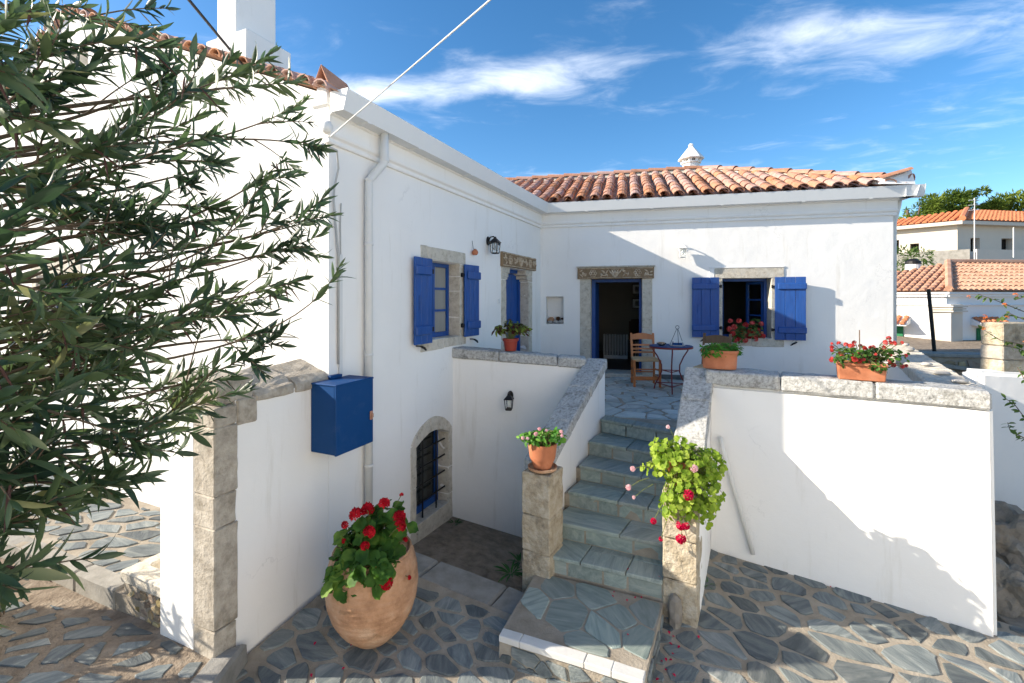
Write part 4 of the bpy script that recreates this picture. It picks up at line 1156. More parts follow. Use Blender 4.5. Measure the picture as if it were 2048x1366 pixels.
# ------------------------------------------------------------------ terrace walls, balustrades and their copings
def coping_run(fr, s0, s1, h0a, h0b, th, o0, o1, parent, mat='granite', ls=(.55, .95), seed=1, amp=.010):
    rg = random.Random(seed); a = s0
    while a < s1 - .02:
        l = rg.uniform(*ls)
        if s1 - a - l < .3: l = s1 - a
        b = a + l
        ha = h0a + (h0b - h0a) * (a - s0) / (s1 - s0); hb = h0a + (h0b - h0a) * (b - s0) / (s1 - s0)
        MB().hexa([fr(a + .004, ha - th, o0), fr(b - .004, hb - th, o0), fr(b - .004, hb - th, o1), fr(a + .004, ha - th, o1), fr(a + .004, ha, o0), fr(b - .004, hb, o0), fr(b - .004, hb, o1), fr(a + .004, ha, o1)]).build('coping_stone', M[mat], parent, bevel=.018, rough=(amp, 11, .07), smooth=False)
        a = b
tl = thing('terrace_wall', tuple(TL(.9, -2.9)), 'white parapet wall with grey stone coping above the arched door landing', 'wall')
sE = 1.80
MB().hexa([TL(-.06, -3.6), TL(sE, -3.6), TL(sE, -3.6, -.25), TL(-.06, -3.6, -.25), TL(-.06, -.775), TL(sE, -.875), TL(sE, -.875, -.25), TL(-.06, -.775, -.25)]).build('plaster_body', M['plaster'], tl, bevel=.01)
coping_run(TL, 0.02, sE - .0, -.640, -.755, .135, .025, -.275, tl, seed=3)
# circular vent and patch marks are left to the plaster
tr = thing('terrace_wall', tuple(TW(4.4, -2.6)), 'white parapet wall right of the stairs with a leaning drain pipe', 'wall')
s0r = TW.at(1420, 745)[0]; s1r = TW.at(2001, 790)[0]
wb_ = MB().hexa([TW(s0r - .02, BASE), TW(s1r, BASE), TW(s1r, BASE, -.28), TW(s0r - .02, BASE, -.28), TW(s0r - .02, -.845), TW(s1r - .035, -.845), TW(s1r - .03, -.845, -.28), TW(s0r - .02, -.845, -.28)])
wb_.build('plaster_body', M['plaster'], tr, bevel=.03, seg=3)
coping_run(TW, s0r - .05, s1r - .05, -.70, -.72, .145, .03, -.30, tr, seed=5, ls=(.42, .8))
MB().tube([at_y(1441, 874, TW(TW.at(1441, 874)[0], 0).y - .035), TW(TW.at(1447, 900)[0], TW.at(1447, 900)[1], .035), TW(TW.at(1506, 1105)[0], TW.at(1506, 1105)[1], .035)], .02, 12).build('drain_pipe', M['pipe'], tr, smooth=True)
# return of the parapet along the terrace's right edge
p0 = TW(s1r - .30, 0, -.28); p1 = W2(L2 - .1, 0, .02)
dd = V(p1.x - p0.x, p1.y - p0.y); LR = dd.length; dd.normalize()
RF = Frame(p0, dd, V(dd.y, -dd.x))
ret = thing('terrace_return_wall', tuple(RF(1.5, -2.6)), 'low rough stone parapet running back along the right edge of the terrace', 'wall')
MB().fbox(RF, -.02, LR, BASE, -.89, -.02, .28).build('plaster_body', M['plaster'], ret)
coping_run(RF, .0, LR - .05, -.745, -.76, .14, .30, -.05, ret, 'limestone', seed=9, ls=(.5, .9), amp=.014)
# balustrades of the stairs
def balustrade(name, inner_top, inner_low, side, htop, hlow, label, pillar_c, pillar_w, ph, parent_cat='balustrade', seed=1):
    d = V(inner_low[0] - inner_top[0], inner_low[1] - inner_top[1]); L_ = d.length; d.normalize()
    n = V(-d.y, d.x) * side                                  # from the stairs outwards
    F = Frame(V(*inner_top), d, n)
    t = thing(name, tuple(F(L_ / 2, -2.4)), label, parent_cat)
    w = .235
    MB().hexa([F(-.04, BASE, .012), F(L_, BASE, .012), F(L_, BASE, w), F(-.04, BASE, w), F(-.04, htop - .13, .012), F(L_, hlow - .13, .012), F(L_, hlow - .13, w), F(-.04, htop - .13, w)]).build('plaster_body', M['plaster'], t, bevel=.006)
    nst = 3
    for i in range(nst):
        a, b = L_ * i / nst + (.004 if i else -.05), L_ * (i + 1) / nst - .004
        h = lambda x: htop + (hlow - htop) * max(0, x) / L_
        MB().hexa([F(a, h(a) - .13, -.02), F(b, h(b) - .13, -.02), F(b, h(b) - .13, w + .02), F(a, h(a) - .13, w + .02), F(a, h(a), -.02), F(b, h(b), -.02), F(b, h(b), w + .02), F(a, h(a), w + .02)]).build('coping_stone', M['granite'], t, bevel=.014, rough=(.008, 12, .07))
    # foot pillar in two or three blocks
    z0 = BASE + .2; zz_ = [-2.28, -1.95, ph] if ph > -1.7 else [-2.2, ph]
    F2 = Frame(V(*pillar_c), -n, d)
    for z1 in zz_:
        MB().fbox(F2, -pillar_w / 2, pillar_w / 2, z0, z1 - .004, -.16, .14).build('pillar_block', M['poros'], t, bevel=.010, rough=(.009, 8, .06))
        z0 = z1
    return t, F
balL, FLb = balustrade('stair_balustrade', (1.185, 5.93), (.335, 4.45), -1, -.755, -1.565, 'sloping stone-capped balustrade left of the stairs ending in a tan pillar', (.28, 4.30), .28, -1.565)
balR, FRb = balustrade('stair_balustrade', (1.815, 4.82), (1.345, 3.95), 1, -.70, -1.50, 'sloping stone-capped balustrade right of the stairs behind the lime geranium', (1.42, 3.88), .27, -1.56)
# mossy stone jammed by the right pillar
MB().box(1.27, 1.36, 3.70, 3.80, -2.75, -2.38).build('foot_stone', M['rock'], balR, bevel=.03, rough=(.015, 9, .06))

# ------------------------------------------------------------------ gate stub at the left
stub = thing('gate_wall', tuple(W1(-.5, -2.55, -.3)), 'white stub of a gate wall with a stone quoin and sloping stone cap', 'wall')
MB().fbox(W1, -.893, -.002, BASE, -.74, -.63, -.002).build('plaster_body', M['plaster'], stub)
MB().fbox(W1, -1.05, -.893, BASE, -.775, -.63, -.224).build('plaster_end', M['plaster'], stub, bevel=.01)
z0 = BASE
for i, z1 in enumerate((-2.34, -1.62, -1.39, -.905, -.762)):
    MB().fbox(W1, -1.055, -.889 + .012 * (i % 2), z0, z1 - .004, -.222, .010).build('quoin_block', M['limestone_grey'], stub, bevel=.008, rough=(.007, 9, .07))
    z0 = z1
MB().fbox(W1, -1.02, -.74, -.758, -.565, -.60, -.004).build('cap_block', M['limestone_grey'], stub, bevel=.015, rough=(.012, 8, .08))
MB().fbox(W1, -.887, -.72, -.93, -.735, -.3, .012).build('springer_block', M['limestone_grey'], stub, bevel=.012, rough=(.01, 8, .08))
for a, b in ((-.735, -.38), (-.375, -.004)):
    MB().hexa([W1(a, -.78, .02), W1(b, -.78, .02), W1(b, -.78, -.64), W1(a, -.78, -.64), W1(a, -.70 - .03 * (a < -.5), .02), W1(b, -.69, .02), W1(b, -.55, -.34), W1(a, -.58, -.34)]).build('coping_stone', M['limestone_grey'], stub, bevel=.012, rough=(.016, 9, .06))
# stone trough built against the stub
bas = thing('stone_trough', tuple(at_h(270, 1200, -2.5)), 'low stone planter box beside the white gate wall', 'planter')
BF = Frame(W1(-1.0, 0, -.632), -N1, -D1)
bt, bb = -2.20, -2.7
MB().fbox(BF, 0.002, .56, bb, bt - .10, 0, -.12).build('front_wall', M['mortar'], bas)
facing((BF(.002, 0, .0).x, BF(.002, 0, 0).y), (BF(.56, 0, 0).x, BF(.56, 0, 0).y), bt - .105, bb, .10, 41, -1, bas, M['rubble'])
MB().fbox(BF, .44, .56, bb, bt - .10, -.121, -.70).build('side_wall', M['rubble'], bas, rough=(.015, 8, .08))
MB().fbox(BF, .002, .58, bt - .098, bt, .02, -.13).build('rim_stone', M['limestone'], bas, bevel=.012, rough=(.008, 8, .08))
MB().fbox(BF, .45, .58, bt - .098, bt - .002, -.134, -.72).build('rim_stone', M['limestone'], bas, bevel=.012, rough=(.008, 8, .08))
MB().fbox(BF, .002, .445, bb, bt - .14, -.125, -.72).build('soil', M['limestone'], bas, rough=(.02, 6, .08))
# ------------------------------------------------------------------ plants: shared leaf and flower shapes
def basis(d, nrm):
    Y = d.normalized(); X = Y.cross(nrm)
    if X.length < 1e-4: X = Y.cross(V(.3, .9, .2))
    X.normalize(); Z = X.cross(Y).normalized()
    return X, Y, Z
def lance(w=.16, curl=.10, n=5):         # long narrow leaf, length 1 along +Y, folded on its midrib
    rows = []
    for i in range(n + 1):
        t = i / n
        ww = w * .5 * (math.sin(math.pi * min(1, t * .96 + .04)) ** .8) * (1.15 - .3 * t)
        if i == n: ww = .002
        z = -curl * t * t
        rows.append([(-ww, t, z + ww * .35), (0, t, z), (ww, t, z + ww * .35)])
    vs = [p for r in rows for p in r]
    fs = []
    for i in range(n):
        fs += [(i * 3, i * 3 + 1, i * 3 + 4, i * 3 + 3), (i * 3 + 1, i * 3 + 2, i * 3 + 5, i * 3 + 4)]
    return vs, fs
def scallop(n=7, cup=.18):               # round lobed leaf, radius .5, stalk at its notch
    vs = [(0, .12, 0)]; fs = []
    k = n * 2
    for i in range(k + 1):
        a = -math.pi / 2 + .35 + (2 * math.pi - .7) * i / k
        r = .5 if i % 2 == 0 else .44
        wav = cup * (.6 + .4 * math.sin(a * 3)) + (.05 if i % 2 else -.03)
        vs.append((math.cos(a) * r, .45 + math.sin(a) * r, wav * (r / .5) ** 2))
    for i in range(k): fs.append((0, i + 1, i + 2))
    return vs, fs
def oval(w=.5, n=3, curl=.15):
    rows = []
    for i in range(n + 1):
        t = i / n; ww = w * .5 * math.sin(math.pi * (t * .9 + .07))
        rows.append([(-ww, t, -curl * t * t + ww * .3), (0, t, -curl * t * t), (ww, t, -curl * t * t + ww * .3)])
    vs = [p for r in rows for p in r]; fs = []
    for i in range(n): fs += [(i * 3, i * 3 + 1, i * 3 + 4, i * 3 + 3), (i * 3 + 1, i * 3 + 2, i * 3 + 5, i * 3 + 4)]
    return vs, fs
def floret(rng, n=5, flat=.3):
    vs, fs = [], []
    for k in range(n):
        a = k * 2 * math.pi / n + rng.uniform(-.2, .2); w = .55
        c, s = math.cos(a), math.sin(a); b = len(vs)
        for (u, v, z) in ((.08, 0, 0), (.62, -.34, flat * .6), (1.0, -.16, flat), (1.0, .16, flat), (.62, .34, flat * .6)):
            vs.append((c * u - s * v, s * u + c * v, z))
        fs.append((b, b + 1, b + 2, b + 3, b + 4))
    return vs, fs
def umbel(seed, nf=14, fr=.42):          # ball of florets of radius about 1
    rng = random.Random(seed); vs, fs = [], []
    for i in range(nf):
        z = rng.uniform(-.25, 1.0); a = rng.uniform(0, 6.283); q = math.sqrt(max(0, 1 - z * z))
        d = V(q * math.cos(a), q * math.sin(a), z)
        X, Y, Z = basis(V(-d.y, d.x, .2 * rng.random()) if q > .1 else V(1, 0, 0), d)
        fv, ff = floret(rng); b = len(vs)
        for v in fv: vs.append(d * rng.uniform(.55, .75) + (X * v[0] + Y * v[1] + Z * v[2]) * fr)
        fs += [tuple(j + b for j in f) for f in ff]
    return vs, fs
LANCE = [lance(.21, .06), lance(.23, .18), lance(.18, -.08), lance(.20, .28), lance(.24, -.02)]
SCAL = [scallop(7, .18), scallop(6, .05), scallop(8, .30)]
OVAL = [oval(.5), oval(.42, 3, .3), oval(.6, 3, .05)]
def shape_mesh(name, sh, mat):
    me = bpy.data.meshes.new(name); me.from_pydata([tuple(v) for v in sh[0]], [], sh[1]); me.materials.append(mat); me.shade_smooth(); return me
def put(mb, sh, o, d, nrm, l, w=1.0):
    X, Y, Z = basis(d, nrm)
    mb.add([o + (X * (v[0] * w) + Y * v[1] + Z * v[2]) * l for v in sh[0]], sh[1])
def mat4(o, d, nrm, l):
    X, Y, Z = basis(d, nrm)
    return Matrix(((X.x * l, Y.x * l, Z.x * l, o.x), (X.y * l, Y.y * l, Z.y * l, o.y), (X.z * l, Y.z * l, Z.z * l, o.z), (0, 0, 0, 1)))
def bez(a, b, c, t): return a * ((1 - t) ** 2) + b * (2 * t * (1 - t)) + c * (t * t)
def rv(rng, s=1.0): return V(rng.uniform(-s, s), rng.uniform(-s, s), rng.uniform(-s, s))
def bushy(name, loc, label, cat, blobs, leafmat_, shapes, lsize, flowers, stems_to, seed, group=None, as_parts=True, up=.55, stem_mat='stem', flower_sets=None, max_parts=290):
    """a potted plant. blobs: (centre, radii, count); flowers: (point, radius, material); stems run from stems_to"""
    rng = random.Random(seed)
    t = thing(name, loc, label, cat, group)
    meshes = [shape_mesh('leaf', s, M[leafmat_]) for s in shapes]
    st = MB(); rest = MB(); base = V(*stems_to); cnt = 0
    allc = sum((V(*b[0]) * b[2] for b in blobs), V(0, 0, 0)) / sum(b[2] for b in blobs)
    for c, r, n in blobs:
        c = V(*c)
        for i in range(n):
            d = rv(rng).normalized(); d.z = d.z * .9 + .25; d.normalize()
            k = rng.uniform(.45, 1.0) ** .6
            o = c + V(d.x * r[0], d.y * r[1], d.z * r[2]) * k
            nrm = (d * .8 + V(0, 0, up) + V(-.25, -.25, 0) + rv(rng, .45)).normalized()
            dr = (rv(rng, 1.0) + d * .5); dr = dr - nrm * dr.dot(nrm)
            if dr.length < .05: continue
            l = lsize * rng.uniform(.65, 1.25)
            if as_parts and cnt < max_parts:
                inst('leaf', meshes[rng.randrange(len(meshes))], t, mat4(o, dr, nrm, l)); cnt += 1
            else: put(rest, shapes[rng.randrange(len(shapes))], o, dr, nrm, l)
            if rng.random() < .28: st.tube([base + rv(rng, .03), (base + o) / 2 + V(0, 0, .05) + rv(rng, .02), o], [.004, .003, .0018], 4, False)
    for p, r, mm in flowers:
        p = V(*p)
        key = ('umbel', mm)
        if key not in UMB: UMB[key] = [shape_mesh('flower_head', umbel(s, 24, .5), M[mm]) for s in (1, 2, 3)]
        d = (p - allc).normalized() + V(0, 0, .5) + rv(rng, .3)
        X, Y, Z = basis(V(d.y, -d.x, .1), d)
        inst('flower_head', UMB[key][rng.randrange(3)], t, mat4(p, Y, Z, r))
        q = base.lerp(p, .65) + rv(rng, .02)
        st.tube([q, (q + p) / 2 + V(0, 0, .012), p], [.0036, .003, .0026], 5, False)
    if st.v: st.build('stems', M[stem_mat], t)['kind'] = 'stuff'
    if rest.v:
        o = rest.build('foliage', M[leafmat_], t, recalc=False, smooth=True); o['kind'] = 'stuff'
    return t
UMB = {}

# ------------------------------------------------------------------ oleander in the left foreground
ole = thing('oleander_bush', (-2.75, 1.45, -2.53), 'tall dark green oleander bush filling the left foreground', 'bush')
ro = random.Random(77)
tips = [(592, 165, 2.95), (545, 105, 3.0), (610, 200, 3.05), (300, 60, 2.25), (325, 190, 2.15), (400, 230, 2.6), (440, 330, 2.7), (565, 320, 2.9), (640, 300, 3.05), (655, 385, 3.05), (640, 470, 3.0),
        (668, 430, 3.1), (678, 535, 3.1), (605, 560, 2.9), (560, 590, 2.8), (560, 690, 2.9), (575, 650, 3.0), (500, 480, 2.8), (480, 620, 2.7), (440, 720, 2.6), (470, 752, 2.9), (400, 775, 2.7), (365, 825, 2.4),
        (330, 800, 2.5), (300, 890, 2.0), (350, 905, 2.1), (285, 950, 1.9), (225, 960, 1.85), (140, 980, 1.65), (115, 1030, 1.65), (60, 1130, 1.45), (35, 1180, 1.35), (20, 1000, 1.4), (100, 880, 1.6), (200, 800, 1.9),
        (250, 650, 2.0), (150, 600, 1.75), (60, 700, 1.5), (50, 500, 1.5), (150, 400, 1.8), (240, 300, 2.05), (100, 250, 1.75), (30, 150, 1.5), (120, 60, 1.8), (200, 120, 2.05), (20, 30, 1.6), (80, 10, 1.8), (160, 15, 2.1),
        (300, 480, 2.2), (350, 560, 2.3), (400, 620, 2.5), (420, 500, 2.6), (320, 400, 2.3), (450, 420, 2.7), (270, 750, 2.1), (180, 700, 1.8), (110, 780, 1.6), (30, 860, 1.4), (520, 400, 2.85), (480, 280, 2.75), (600, 470, 2.95)]
for i in range(42):
    px = -90 + 560 * ro.random() ** 1.15; lim = 960 - max(0, px) * .35
    tips.append((px, ro.uniform(25, lim), 1.5 + max(0, px) / 690 * 1.35 + ro.uniform(-.15, .5)))
leaves, stm, pods = [], MB(), []
B0 = V(-2.75, 1.45, -2.5)
def shoot(a, b, c, t0, n, sp, r0):
    pts = [bez(a, b, c, t0 + (1 - t0) * i / n) for i in range(n + 1)]
    stm.tube(pts, [r0 + (.0022 - r0) * (i / n) for i in range(n + 1)], 5, False)
    return pts
def whorls(pts, length, ro, lmin=.06, lmax=.17):
    tot = 0; ends = pts[-1]; acc = 0; k = ro.uniform(0, 6)
    seq = list(reversed(pts)); d0 = 0
    for i in range(len(seq) - 1):
        seg = (seq[i + 1] - seq[i]); sl = seg.length
        while d0 < sl:
            o = seq[i] + seg * (d0 / max(sl, 1e-6)); ax = (-seg).normalized(); acc += .032
            if acc > length: return
            X, Y, Z = basis(ax, V(.1, .2, 1)); k += .9
            young = acc < .07
            for j in range(3):
                if ro.random() < .16 + .2 * acc / length: continue
                an = k + j * 2.094 + ro.uniform(-.25, .25)
                rdir = X * math.cos(an) + Z * math.sin(an)
                op = ro.uniform(.35, .6) if young else ro.uniform(.45, 1.2)
                d = (ax * math.cos(op) + rdir * math.sin(op) + V(0, 0, -.06 if not young else .1) + rv(ro, .2)).normalized()
                nr = (ax * math.sin(op) - rdir * math.cos(op)).normalized() + rv(ro, .25)
                leaves.append((o.copy(), d, nr, ro.uniform(lmin, lmax) * (.7 if young else 1), ro.randrange(5)))
            d0 += ro.uniform(.026, .04)
        d0 -= sl
for (px, py, y) in tips:
    T = at_y(px, py, y)
    b0 = V(-2.75 + ro.uniform(-.25, .1), 1.45 + ro.uniform(-.3, .35), max(-1.5, min(.5, T.z * .6 - .45)) + ro.uniform(-.2, .2))
    if T.z < -.4: b0.z = T.z + ro.uniform(.1, .6)
    dv_ = V(ro.uniform(.25, 1.0), ro.uniform(-.25, .5), ro.uniform(-.35, .95) if T.z > -.6 else ro.uniform(-.9, .35)).normalized()
    ctl = T - dv_ * ro.uniform(.6, .95)
    pts = shoot(b0, ctl, T, .0, 16, .03, ro.uniform(.010, .018))
    whorls(pts, ro.uniform(.28, .5), ro)
    for k in range(ro.choice((1, 1, 2, 2))):
        i0 = ro.choice((9, 10, 11, 12, 13)); o = pts[i0]; ax = (pts[i0 + 1] - pts[i0]).normalized()
        e = o + (ax + rv(ro, .65)).normalized() * ro.uniform(.22, .42) + V(0, 0, ro.uniform(-.05, .06))
        sub = shoot(o, o.lerp(e, .5) + V(0, 0, .03), e, 0.0, 5, .03, .0045)
        whorls(sub, ro.uniform(.2, .34), ro)
    if ro.random() < .5: pods.append((pts[-2], ro))
# unseen clump added beyond the left edge to shade the lane
for i in range(330):
    T = V(ro.uniform(-5.6, -3.95), ro.uniform(2.5, 3.76), ro.uniform(-2.4, -1.52)); b0 = V(T.x + ro.uniform(-.2, .3), min(3.6, T.y), -2.53)
    pts = shoot(b0, b0.lerp(T, .5), T, .2, 4, .03, .006); whorls(pts, .4, ro)
for i in range(14):                              # trunks, rising out of the picture to the left
    a_ = B0 + V(ro.uniform(-.25, .2), ro.uniform(-.3, .3), 0); stm.tube([a_, a_.lerp(V(-2.75, 1.45, -.6), .5) + rv(ro, .1), V(-2.75 + ro.uniform(-.25, .1), 1.45 + ro.uniform(-.3, .3), ro.uniform(-1.0, .2))], [.03, .025, .018], 6, False)
stm.build('stems', M['bark'], ole, recalc=False, smooth=True)['kind'] = 'stuff'
lm = [shape_mesh('leaf', s, M['oleander']) for s in LANCE]
def size_in_view(l):
    o = l[0]
    if o.y < .3: return 0
    x = CX + FPX * o.x / o.y; y = HY - FPX * o.z / o.y
    return FPX * l[3] / o.y if 0 < x < 2048 and 0 < y < 1366 else 0
leaves.sort(key=size_in_view, reverse=True)
for (o, d, n, l, k) in leaves[:290]: inst('leaf', lm[k], ole, mat4(o, d, n, l))
fol = MB()
for (o, d, n, l, k) in leaves[290:]: put(fol, LANCE[k], o, d, n, l)
f_ = fol.build('foliage', M['oleander'], ole, recalc=False, smooth=True); f_['kind'] = 'stuff'
for (p, r) in pods[:46]:
    for q in range(ro.choice((1, 1, 2))):
        d = (V(.35, .1, -.8) + rv(ro, .5)).normalized(); l = ro.uniform(.08, .15); a = p + rv(ro, .04)
        MB().tube([a, a + d * l * .3 + V(0, 0, .004), a + d * l], [.003, .0055, .001], 5).build('seed_pod', M['pod'], ole)
# ------------------------------------------------------------------ pots and potted plants
def ribbed(prof, amp, k, seed=0):
    out = []
    for i in range(len(prof) - 1):
        (r0, z0), (r1, z1) = prof[i], prof[i + 1]; n = max(1, int(abs(z1 - z0) / .012))
        for j in range(n):
            t = j / n; z = z0 + (z1 - z0) * t
            out.append((r0 + (r1 - r0) * t + amp * math.sin(z * k), z))
    out.append(prof[-1]); return out
# big clay jar
uc = V(-1.085, 3.62, -2.625)
prof = [(.0, .0), (.13, .0), (.165, .03), (.24, .11), (.30, .21), (.335, .32), (.347, .43), (.338, .54), (.32, .62), (.30, .675)]
jar = thing('clay_jar', tuple(uc), 'large ochre clay storage jar holding red geraniums', 'jar')
m = MB(); m.lathe(ribbed(prof, .0035, 150), uc, 40)
ji = m.build('jar_body', M['urn'], jar, smooth=True)
MB().lathe([(.299, .674), (.298, .688), (.288, .694), (.276, .688), (.285, .64), (.305, .56)], uc, 40).build('jar_rim', M['urn'], jar, smooth=True)
MB().lathe([(.0, .585), (.30, .585)], uc, 30).build('soil', M['soil'], jar)
def P(px, py, y): return tuple(at_y(px, py, y))
gy = 3.62
bushy('red_geranium', (uc.x, uc.y, uc.z + .585), 'dark red geranium in the large clay jar', 'plant',
      [(P(740, 1085, gy), (.24, .2, .20), 130), (P(715, 1130, 3.5), (.20, .18, .15), 100), (P(700, 1155, 3.38), (.2, .08, .09), 50), (P(770, 1050, gy + .05), (.17, .15, .14), 70), (P(742, 1140, 3.36), (.17, .1, .10), 60)],
      'geranium', SCAL, .098,
      [(P(735, 1020, 3.6), .055, 'petal_red'), (P(768, 1008, 3.65), .05, 'petal_red'), (P(798, 1035, 3.6), .055, 'petal_red'), (P(800, 1052, 3.5), .05, 'petal_red'), (P(712, 1030, 3.55), .055, 'petal_red'),
       (P(738, 1065, 3.45), .05, 'petal_red'), (P(730, 1092, 3.4), .035, 'petal_red'), (P(760, 1135, 3.35), .042, 'petal_red'), (P(772, 1165, 3.3), .052, 'petal_red'), (P(690, 1050, 3.55), .03, 'petal_red'),
       (P(810, 1080, 3.55), .022, 'petal_red'), (P(803, 990, 3.7), .018, 'petal_red'), (P(688, 1082, 3.5), .02, 'petal_red'), (P(818, 1155, 3.45), .018, 'petal_red')],
      (uc.x, uc.y, uc.z + .59), 5)
# lime pelargonium on the right pillar, in a clay pot it almost hides
pc = V(1.42, 3.89, -1.556)
pr = [(.0, .0), (.085, .0), (.10, .06), (.125, .17), (.135, .20), (.14, .205), (.14, .235), (.125, .235), (.12, .20), (.0, .20)]
rp_ = MB().lathe(pr, pc, 24).build('clay_pot', M['terracotta'], smooth=False); tagit(rp_, 'clay pot hidden in lime foliage on the right stair pillar', 'pot')
ly = 3.82
bushy('lime_geranium', (pc.x, pc.y, pc.z + .2), 'bushy lime green trailing geranium on the right stair pillar', 'plant',
      [(P(1370, 930, ly), (.28, .22, .16), 380), (P(1385, 985, ly - .05), (.24, .2, .16), 310), (P(1330, 905, ly), (.13, .15, .10), 100), (P(1400, 1020, ly - .1), (.13, .1, .13), 110), (P(1350, 1010, ly - .12), (.11, .1, .13), 90), (P(1425, 935, ly), (.1, .1, .14), 90), (P(1362, 885, ly), (.06, .06, .06), 14), (P(1300, 935, ly), (.06, .06, .04), 14)],
      'lime', SCAL, .047,
      [(P(1376, 990, 3.6), .045, 'petal_magenta'), (P(1362, 1050, 3.62), .042, 'petal_magenta'), (P(1362, 1077, 3.62), .042, 'petal_magenta'), (P(1307, 1042, 3.65), .026, 'petal_magenta'), (P(1388, 937, 3.62), .032, 'petal_pink'), (P(1266, 938, 3.75), .024, 'petal_pink'),
       (P(1258, 975, 3.75), .026, 'petal_pink'), (P(1268, 995, 3.72), .016, 'petal_pink'), (P(1336, 854, 3.85), .018, 'petal_pink'), (P(1372, 1052, 3.6), .03, 'petal_magenta'), (P(1322, 1078, 3.7), .02, 'petal_magenta')],
      (pc.x, pc.y, pc.z + .21), 9, up=.35)
# pot with saucer on the left pillar
lc = V(.28, 4.27, -1.561)
sa = MB().lathe([(.0, .0), (.105, .0), (.13, .012), (.135, .035), (.125, .035), (.115, .018), (.0, .016)], lc, 28).build('saucer', M['urn'], smooth=False); tagit(sa, 'shallow clay saucer on top of the left stair pillar', 'saucer')
po2 = MB().lathe(ribbed([(.0, .017), (.075, .017), (.085, .03), (.115, .11), (.13, .19), (.132, .225), (.128, .25)], .0018, 420) + [(.118, .25), (.115, .22), (.0, .22)], lc, 28).build('clay_pot', M['terracotta'], smooth=True); tagit(po2, 'round terracotta pot on the left stair pillar', 'pot')
bushy('white_flowering_plant', (lc.x, lc.y, lc.z + .22), 'low bright green plant with pale pink flowers on the left stair pillar', 'plant',
      [(P(1085, 874, 4.24), (.19, .14, .06), 190), (P(1052, 876, 4.2), (.08, .07, .05), 50), (P(1115, 872, 4.2), (.06, .06, .06), 40)], 'bright', OVAL, .05,
      [(P(1079, 858, 4.10), .018, 'petal_pink'), (P(1072, 868, 4.10), .02, 'petal_pink'), (P(1046, 876, 4.10), .018, 'petal_pink'), (P(1055, 877, 4.10), .016, 'petal_pink'), (P(1122, 864, 4.10), .02, 'petal_pink'), (P(1093, 861, 4.10), .014, 'petal_pink'), (P(1124, 872, 4.10), .016, 'petal_pink')],
      (lc.x, lc.y, lc.z + .23), 12)
# red plastic pot with coleus on the left parapet
k = TL.at(1021, 690, -.13)[0]; cc = TL(k, -.640 - .115 * k / 1.8 + .006, -.13)
rpot = MB().lathe([(.0, .0), (.075, .0), (.078, .012), (.095, .13), (.108, .132), (.110, .165), (.102, .165), (.098, .14), (.0, .14)], cc, 26).build('flower_pot', M['red_plastic']); tagit(rpot, 'red plastic flower pot on the parapet by the carved door', 'pot')
ky = cc.y
bushy('coleus', (cc.x, cc.y, cc.z + .14), 'purple and green coleus in the red plastic pot', 'plant',
      [(P(1030, 655, ky), (.13, .1, .07), 80), (P(1045, 660, ky), (.08, .08, .06), 40), (P(998, 658, ky), (.06, .06, .05), 30), (P(1018, 648, ky), (.06, .06, .04), 20)], 'coleus_leaf', OVAL, .08, [], (cc.x, cc.y, cc.z + .14), 15)
# oval planter on the right parapet
k = TW.at(1439, 725, -.13)[0]; oc = TW(k, -.694, -.13)
ov = MB()
def oval_ring(rx, ry, z, n=28):
    out = []
    for i in range(n):
        a = i * 2 * math.pi / n; c, s = math.cos(a), math.sin(a)
        q = DT * (rx * abs(c) ** .7 * (1 if c >= 0 else -1)) + NT * (ry * abs(s) ** .7 * (1 if s >= 0 else -1))
        out.append(oc + V(q.x, q.y, z))
    return out
rings = [oval_ring(.155, .09, 0), oval_ring(.158, .095, .02), oval_ring(.165, .10, .155), oval_ring(.178, .112, .160), oval_ring(.178, .112, .185), oval_ring(.160, .095, .185), oval_ring(.158, .09, .15)]
n = 28
ov.add([p for r in rings for p in r], [tuple(reversed(range(n)))] + [(i * n + k2, i * n + (k2 + 1) % n, (i + 1) * n + (k2 + 1) % n, (i + 1) * n + k2) for i in range(6) for k2 in range(n)] + [tuple(range(6 * n, 7 * n))])
ovo = ov.build('oval_planter', M['terracotta']); tagit(ovo, 'oval terracotta planter on the parapet at the head of the stairs', 'planter')
oy = oc.y
bushy('green_succulent', (oc.x, oc.y, oc.z + .15), 'low fresh green succulent in the oval planter', 'plant', [(P(1440, 700, oy), (.19, .11, .06), 420), (P(1468, 698, oy), (.07, .07, .06), 80), (P(1415, 702, oy), (.07, .07, .05), 70)], 'bright', [lance(.3, -.2, 3), lance(.34, .1, 3)], .058, [], (oc.x, oc.y, oc.z + .15), 18, as_parts=False, up=1.0)
# trough of red flowers further along
k = TW.at(1721, 745, -.12)[0]; tc_ = TW(k, -.712, -.12)
TF2 = Frame(V(tc_.x, tc_.y), DT, NT)
tz = tc_.z
tp = MB().hexa([TF2(-.165, tz, .075), TF2(.165, tz, .075), TF2(.165, tz, -.075), TF2(-.165, tz, -.075), TF2(-.172, tz + .13, .09), TF2(.172, tz + .13, .09), TF2(.172, tz + .13, -.09), TF2(-.172, tz + .13, -.09)])
tro = thing('flower_trough', (tc_.x, tc_.y, tz), 'rectangular terracotta trough on the right parapet', 'planter')
tp.build('trough_body', M['terracotta'], tro, bevel=.008)
for (a0, a1, b0, b1) in ((-.18, .18, .075, .10), (-.18, .18, -.10, -.075), (-.18, -.155, -.074, .074), (.155, .18, -.074, .074)):
    MB().fbox(TF2, a0, a1, tz + .13, tz + .155, b0, b1).build('trough_rim', M['terracotta'], tro, bevel=.005)
MB().fbox(TF2, -.154, .154, tz + .1305, tz + .145, -.0735, .0735).build('soil', M['soil'], tro)
ty = tc_.y
fl = []
rf = random.Random(3)
